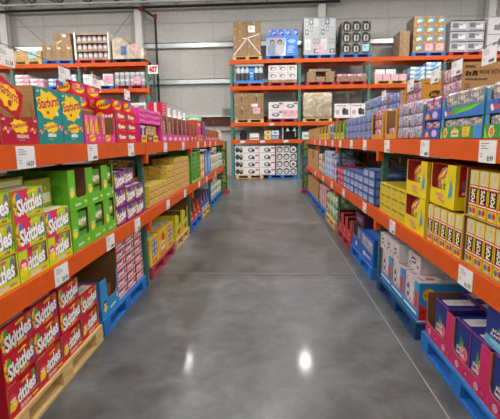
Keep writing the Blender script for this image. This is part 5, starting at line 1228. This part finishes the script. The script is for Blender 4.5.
for k in range(4):
    o = case(1.33, .95, .07, CARDW); tag(o, f'shallow cardboard layer tray, {LAY[4][k]} one of the tall jar load', 'tray', 'jar load trays'); o.location = (-7.35, 17.86, Z1 + PH + .0015 + k * .33)
    if k < 3:
        for i in range(6): JAR.put('B', -7.9 + .22 * i, Z1 + PH + .074 + k * .33, f'pinkish jar, {("first", "second", "third", "fourth", "fifth", "sixth")[i]} from the left, {LAY[3][k]} row of the tall jar load', 'pinkish jars', .03)
for k in range(3):
    o = case(1.3, .68, .25, CARDI); tag(o, f'brown block of goods behind the {LAY[3][k]} row of pinkish jars', 'case', 'blocks behind jars'); o.location = (-7.35, 18.12, Z1 + PH + .0735 + k * .33)
for i, x in enumerate((-8.07, -6.64)):
    o = B().box(-.035, 0, 0, .035, .9, 1.1, M('#dedbd6', .5)).build('corner_board'); tag(o, f'white corner board, {("left", "right")[i]} edge of the tall jar load', 'corner board'); o.location = (x, 17.86, Z1 + PH + .0015)
pb('black', -5.82, Z1, 'black pallet under the film-wrapped brown load, left back rack top', 1.36)
b = B(1.3, .95, .85); b.prism([(-.66, 0), (.66, 0), (.66, .42), (.1, .56), (-.2, .86), (-.66, .84)], 0, .95, FILM)
o = b.build('wrapped_load'); tag(o, 'brown load under slumping clear film with a sloping top', 'wrapped load'); o.location = (-5.82, 17.86, Z1 + PH + .0015)
paper(-5.52, 5.4, .3, .28, PINK, 'pink paper on the film-wrapped sloping load'); paper(-6.0, 5.25, .24, .34, '#3a6aa4', 'blue label on the film-wrapped sloping load')
# second level
pb('wood', -10.2, Z2, 'light wooden pallet under the pink and white bags, left back rack', 1.28)
p = Proto(bundle(.6, .95, .17, busy('print_pink_bags', ['#e3b6c0', '#ddd6d6', '#d99aac', '#e9e2e2'], 6), 'bag'), 'bag')
caserow(p, [-10.52, -9.88], Z2 + PH, .17, [3, 2], 'pink and white bag', 'left back rack', 'pink and white bags')
pb('blue', -8.75, Z2, 'blue pallet under the blue and white packs, left back rack', 1.24)
p = Proto(bundle(.6, .95, .16, WB, 'bag'), 'pack')
caserow(p, [-9.06, -8.44], Z2 + PH, .16, [2, 3], 'blue and white pack', 'left back rack', 'blue and white packs, left back rack')
paper(-8.5, 4.06, .34, .25, PINK, 'pink paper on the blue and white packs, left back rack')
pb('blue', -7.2, Z2, 'blue pallet under the white boxes, second level of left back rack', 1.3)
p = Proto(small_carton(.42, .9, .24, '#dcd9d7', lambda b, w, d, h: (b.rect('F', w * .1, h * .1, w * .6, h * .3, '#b9b5b2'), b.rect('F', 0, h * .94, w, h, '#b9b5b2')), name='product_box'), 'box')
caserow(p, [-7.62, -7.19, -6.76], Z2 + PH, .24, [2, 1, 2], 'white carton', 'blue pallet, left back rack', 'white cartons, left back rack')
paper(-6.75, 4.1, .38, .34, PINK, 'pink paper on the white cartons, left back rack')
pb('red', -5.82, Z2, 'red pallet under the silver-lidded jars, left back rack', 1.3)
JA = Proto((lambda b: b.cyl((0, .1, 0), (0, .1, .16), .1, mat='#a9a5a8', n=12).cyl((0, .1, .16), (0, .1, .26), .105, mat='#d2d0d2', n=12).build('jar'))(B()), 'jar')
for k in range(2):
    for i in range(6): JA.put('B', -6.38 + .222 * i, Z2 + PH + .0015 + k * .27, f'silver-lidded jar, {("first", "second", "third", "fourth", "fifth", "sixth")[i]} from the left, {("lower", "upper")[k]} row', 'silver-lidded jars', .02)
paper(-5.5, 4.06, .3, .3, PINK, 'pink paper on the silver-lidded jars')
# third level
pb('wood', -5.82, Z3, 'light wooden pallet on the third level of the left back rack', 1.3)
p = Proto(small_carton(.42, .9, .75, '#bdbab8', lambda b, w, d, h: (b.rect('F', 0, h * .9, w, h, '#e6e4e2'), b.rect('F', w * .2, h * .7, w * .8, h * .85, '#77757a')), name='product_box'), 'box')
caserow(p, [-6.25, -5.82, -5.39], Z3 + PH, .75, [1, 1, 1], 'grey box with white top', 'third level, left back rack', 'grey boxes with white tops')
pb('wood', -8.0 + .62 + .7, Z3, 'light wooden pallet behind the red candy bags, left back rack third level', 1.1) if 0 else None
# aisle number sign
r = empty('aisle_sign', (-4.76, 17.72, 4.44)); tag(r, 'white sign with red 407 at the end of the left back rack', 'sign')
b = B(.42, .01, .35); b.box(-.21, 0, 0, .21, .01, .35, M('#e9e7e4')); b.text('F', '407', .21, .175, .37, '#b8202c', .27, 0, 0, .06); b.build('board', r)
B().box(-.22, .012, .1, .1, .03, .14, M('#7f8588')).box(-.22, .012, .1, -.2, .2, .14, M('#7f8588')).build('bracket', r)

# ================================================================== price signs and tags
def price(w, h, txt, name):
    b = B(w, .003, h); b.box(-w / 2, 0, 0, w / 2, .003, h, M('#dedddc', .55))
    b.lines('F', w * .12, h * .88, w * .5, 3, h * .11, '#7b797b', .35, int(w * 1000) + len(txt)); b.lines('F', w * .12, h * .4, w * .14, 2, h * .12, '#8f8d8f', .35, 5)
    if txt[0].isdigit(): b.text('F', txt, w * .7, h * .2, w * (.42 if len(txt) > 4 else .34), '#2a2829', h * .24, 0, 0, .02)
    else: b.scrib('F', w * .7, h * .2, w * .38, '#3a3839', h * .22, 0, 5)
    return b.build(name)
# beam tags
SH = {'top': 1.634, 'mid': .879}
def ordw(i): return ['nearest', 'second', 'third', 'fourth', 'fifth', 'sixth', 'seventh', 'eighth', 'ninth', 'tenth', 'eleventh'][i]
for side, lev, lst in (('L', 'top', [(2.215, '14.59'), (3.09, 'x'), (3.98, 'x'), (5.35, 'x'), (6.5, 'x'), (7.9, 'x'), (8.8, 'x'), (9.6, 'x'), (10.6, 'x')]),
                       ('L', 'mid', [(2.475, '20.49'), (3.31, 'x'), (4.04, 'x'), (5.35, 'x'), (6.5, 'x'), (7.9, 'x'), (8.9, 'x'), (10.4, 'x')]),
                       ('R', 'top', [(2.28, '8.99'), (3.17, 'x'), (4.16, 'x'), (5.1, 'x'), (5.9, 'x'), (6.8, 'x'), (7.6, 'x'), (8.5, 'x'), (9.4, 'x'), (10.4, 'x')]),
                       ('R', 'mid', [(2.41, '16.79'), (3.87, 'x'), (5.0, 'x'), (6.4, 'x'), (7.6, 'x'), (8.8, 'x'), (10.2, 'x')])):
    ps = price(.175, .12, 'x', 'price_tag')
    used = False
    for i, (y, t) in enumerate(lst):
        if t == 'x':
            o = ps if not used else dup(ps); used = True
        else: o = price(.175, .12, t, 'price_tag')
        s = 'left' if side == 'L' else 'right'
        tag(o, (f'white price tag reading {t} on the {s} {"top" if lev == "top" else "middle"} beam' if t != 'x' else f'white price tag, {ordw(i)} along the {s} {"top" if lev == "top" else "middle"} beam'), 'price tag', 'beam price tags')
        o.location = ((-1.3225 if side == 'L' else 1.1825), y, SH[lev] - .122); o.rotation_euler.z = PI / 2 if side == 'L' else -PI / 2
p = Proto(price(.2, .1, 'x', 'price_tag'), 'price tag')
for x, z, l in ((-1.05, 1.525, 'left, fourth level beam'), (-.2, 1.525, 'middle, fourth level beam'), (.8, 1.525, 'right, fourth level beam'), (.2, 2.25, 'third level beam')):
    o = p.put('B', x, z, f'small white price tag on the right back rack, {l}', 'back rack tags', -.0515, jit=0)
# hanging signs on wires above the top shelves
for side, x, zs, ls in (('L', -1.6, 2.245, [(2.56, '21.59', 1), (3.31, 'x', 2), (3.93, 'x', 3), (4.78, 'x', 4)]), ('R', 1.5, 2.262, [(2.96, 'x', 1), (3.44, 'x', 2), (3.87, 'x', 3), (4.5, 'x', 4), (5.5, 'x', 5)])):
    s = 'left' if side == 'L' else 'right'
    w = B().cyl((x, 1.2, zs), (x, 12.45, zs), .0025, mat='#4a4a4c', n=5)
    for y in (1.2, 12.45): w.cyl((x, y, 1.643), (x, y, zs + .005), .008, mat='#6a6c6e', n=8)
    tag(w.build('sign_wire'), f'thin wire holding the hanging price signs above the {s} top shelf', 'wire')
    for (y, t, i) in ls:
        r = empty('price_sign', (x + (.004 if side == 'L' else -.004), y, zs - .128), PI / 2 if side == 'L' else -PI / 2)
        tag(r, f'white hanging price sign, {ordw(i - 1)} on the wire above the {s} top shelf', 'price sign', 'hanging price signs')
        price(.185, .112, t, 'card').parent = r
        B().box(-.06, -.001, .108, -.05, .006, .125, M('#8a8a8c')).box(.05, -.001, .108, .06, .006, .125, M('#8a8a8c')).build('clip', r)

# ================================================================== lamps
LENS, lnt, lb = nt_new('lamp_lens', .4); lb.inputs['Emission Color'].default_value = (1, .97, .92, 1); lb.inputs['Emission Strength'].default_value = 30
LP = 92
def lamp(x, y, label):
    r = empty('ceiling_lamp', (x, y, 7.3)); tag(r, label, 'lamp', 'ceiling lamps')
    B().cyl((0, 0, .02), (0, 0, .2), .3, .12, mat='#c9cbcc', n=18).build('housing', r)
    B().cyl((0, 0, .2), (0, 0, 1.2), .015, mat='#8a8c8e', n=6).build('rod', r)
    B().cyl((0, 0, .01), (0, 0, .02), .25, mat=LENS, n=18).build('lens', r)
    l = bpy.data.lights.new('lamp_light', 'AREA'); l.shape = 'DISK'; l.size = .4; l.energy = LP; l.color = (1, .98, .945)
    o = bpy.data.objects.new('lamp_light', l); COL.objects.link(o); o.parent = r
    l = bpy.data.lights.new('lamp_spill', 'POINT'); l.shadow_soft_size = .16; l.energy = 75; l.color = (1, .98, .945)
    o = bpy.data.objects.new('lamp_spill', l); COL.objects.link(o); o.parent = r; o.location = (0, 0, -.2)
ROWN = ['back wall row', 'second row from the back wall', 'third row', 'fourth row', 'fifth row', 'last row']
for j, y in enumerate((15.5, 11.2, 6.9, 2.6, -1.7, -6.0)):
    for i, x in enumerate((-13.2, -8.3, -3.4, 1.5, 6.4, 11.3)):
        lamp(x - (0 if j % 2 == 0 else 1.4), y, f'round ceiling lamp, {ROWN[j]}, {("first", "second", "third", "fourth", "fifth", "sixth")[i]} from the left wall')
w = bpy.data.worlds.new('World'); S.world = w; w.use_nodes = True
w.node_tree.nodes['Background'].inputs[0].default_value = (.8, .85, .9, 1); w.node_tree.nodes['Background'].inputs[1].default_value = .3

# ================================================================== camera
from mathutils import Matrix
cam = bpy.data.cameras.new('camera'); co = bpy.data.objects.new('camera', cam); COL.objects.link(co)
cam.sensor_fit = 'HORIZONTAL'; cam.sensor_width = 36; cam.lens = 36 * 410 / 500; cam.clip_start = .05
rt = Vector((.99906617, .04132253, -.01261907)); up = Vector((.0055263, .16745234, .98586468)); bk = Vector((.04285152, -.98501379, .16706761))
co.matrix_world = Matrix(((rt.x, up.x, bk.x, 0), (rt.y, up.y, bk.y, 0), (rt.z, up.z, bk.z, 1.65), (0, 0, 0, 1)))
S.camera = co
S.view_settings.view_transform = 'Standard'; S.view_settings.look = 'None'; S.view_settings.gamma = 1; S.view_settings.use_curve_mapping = False
S.view_settings.exposure = -.08
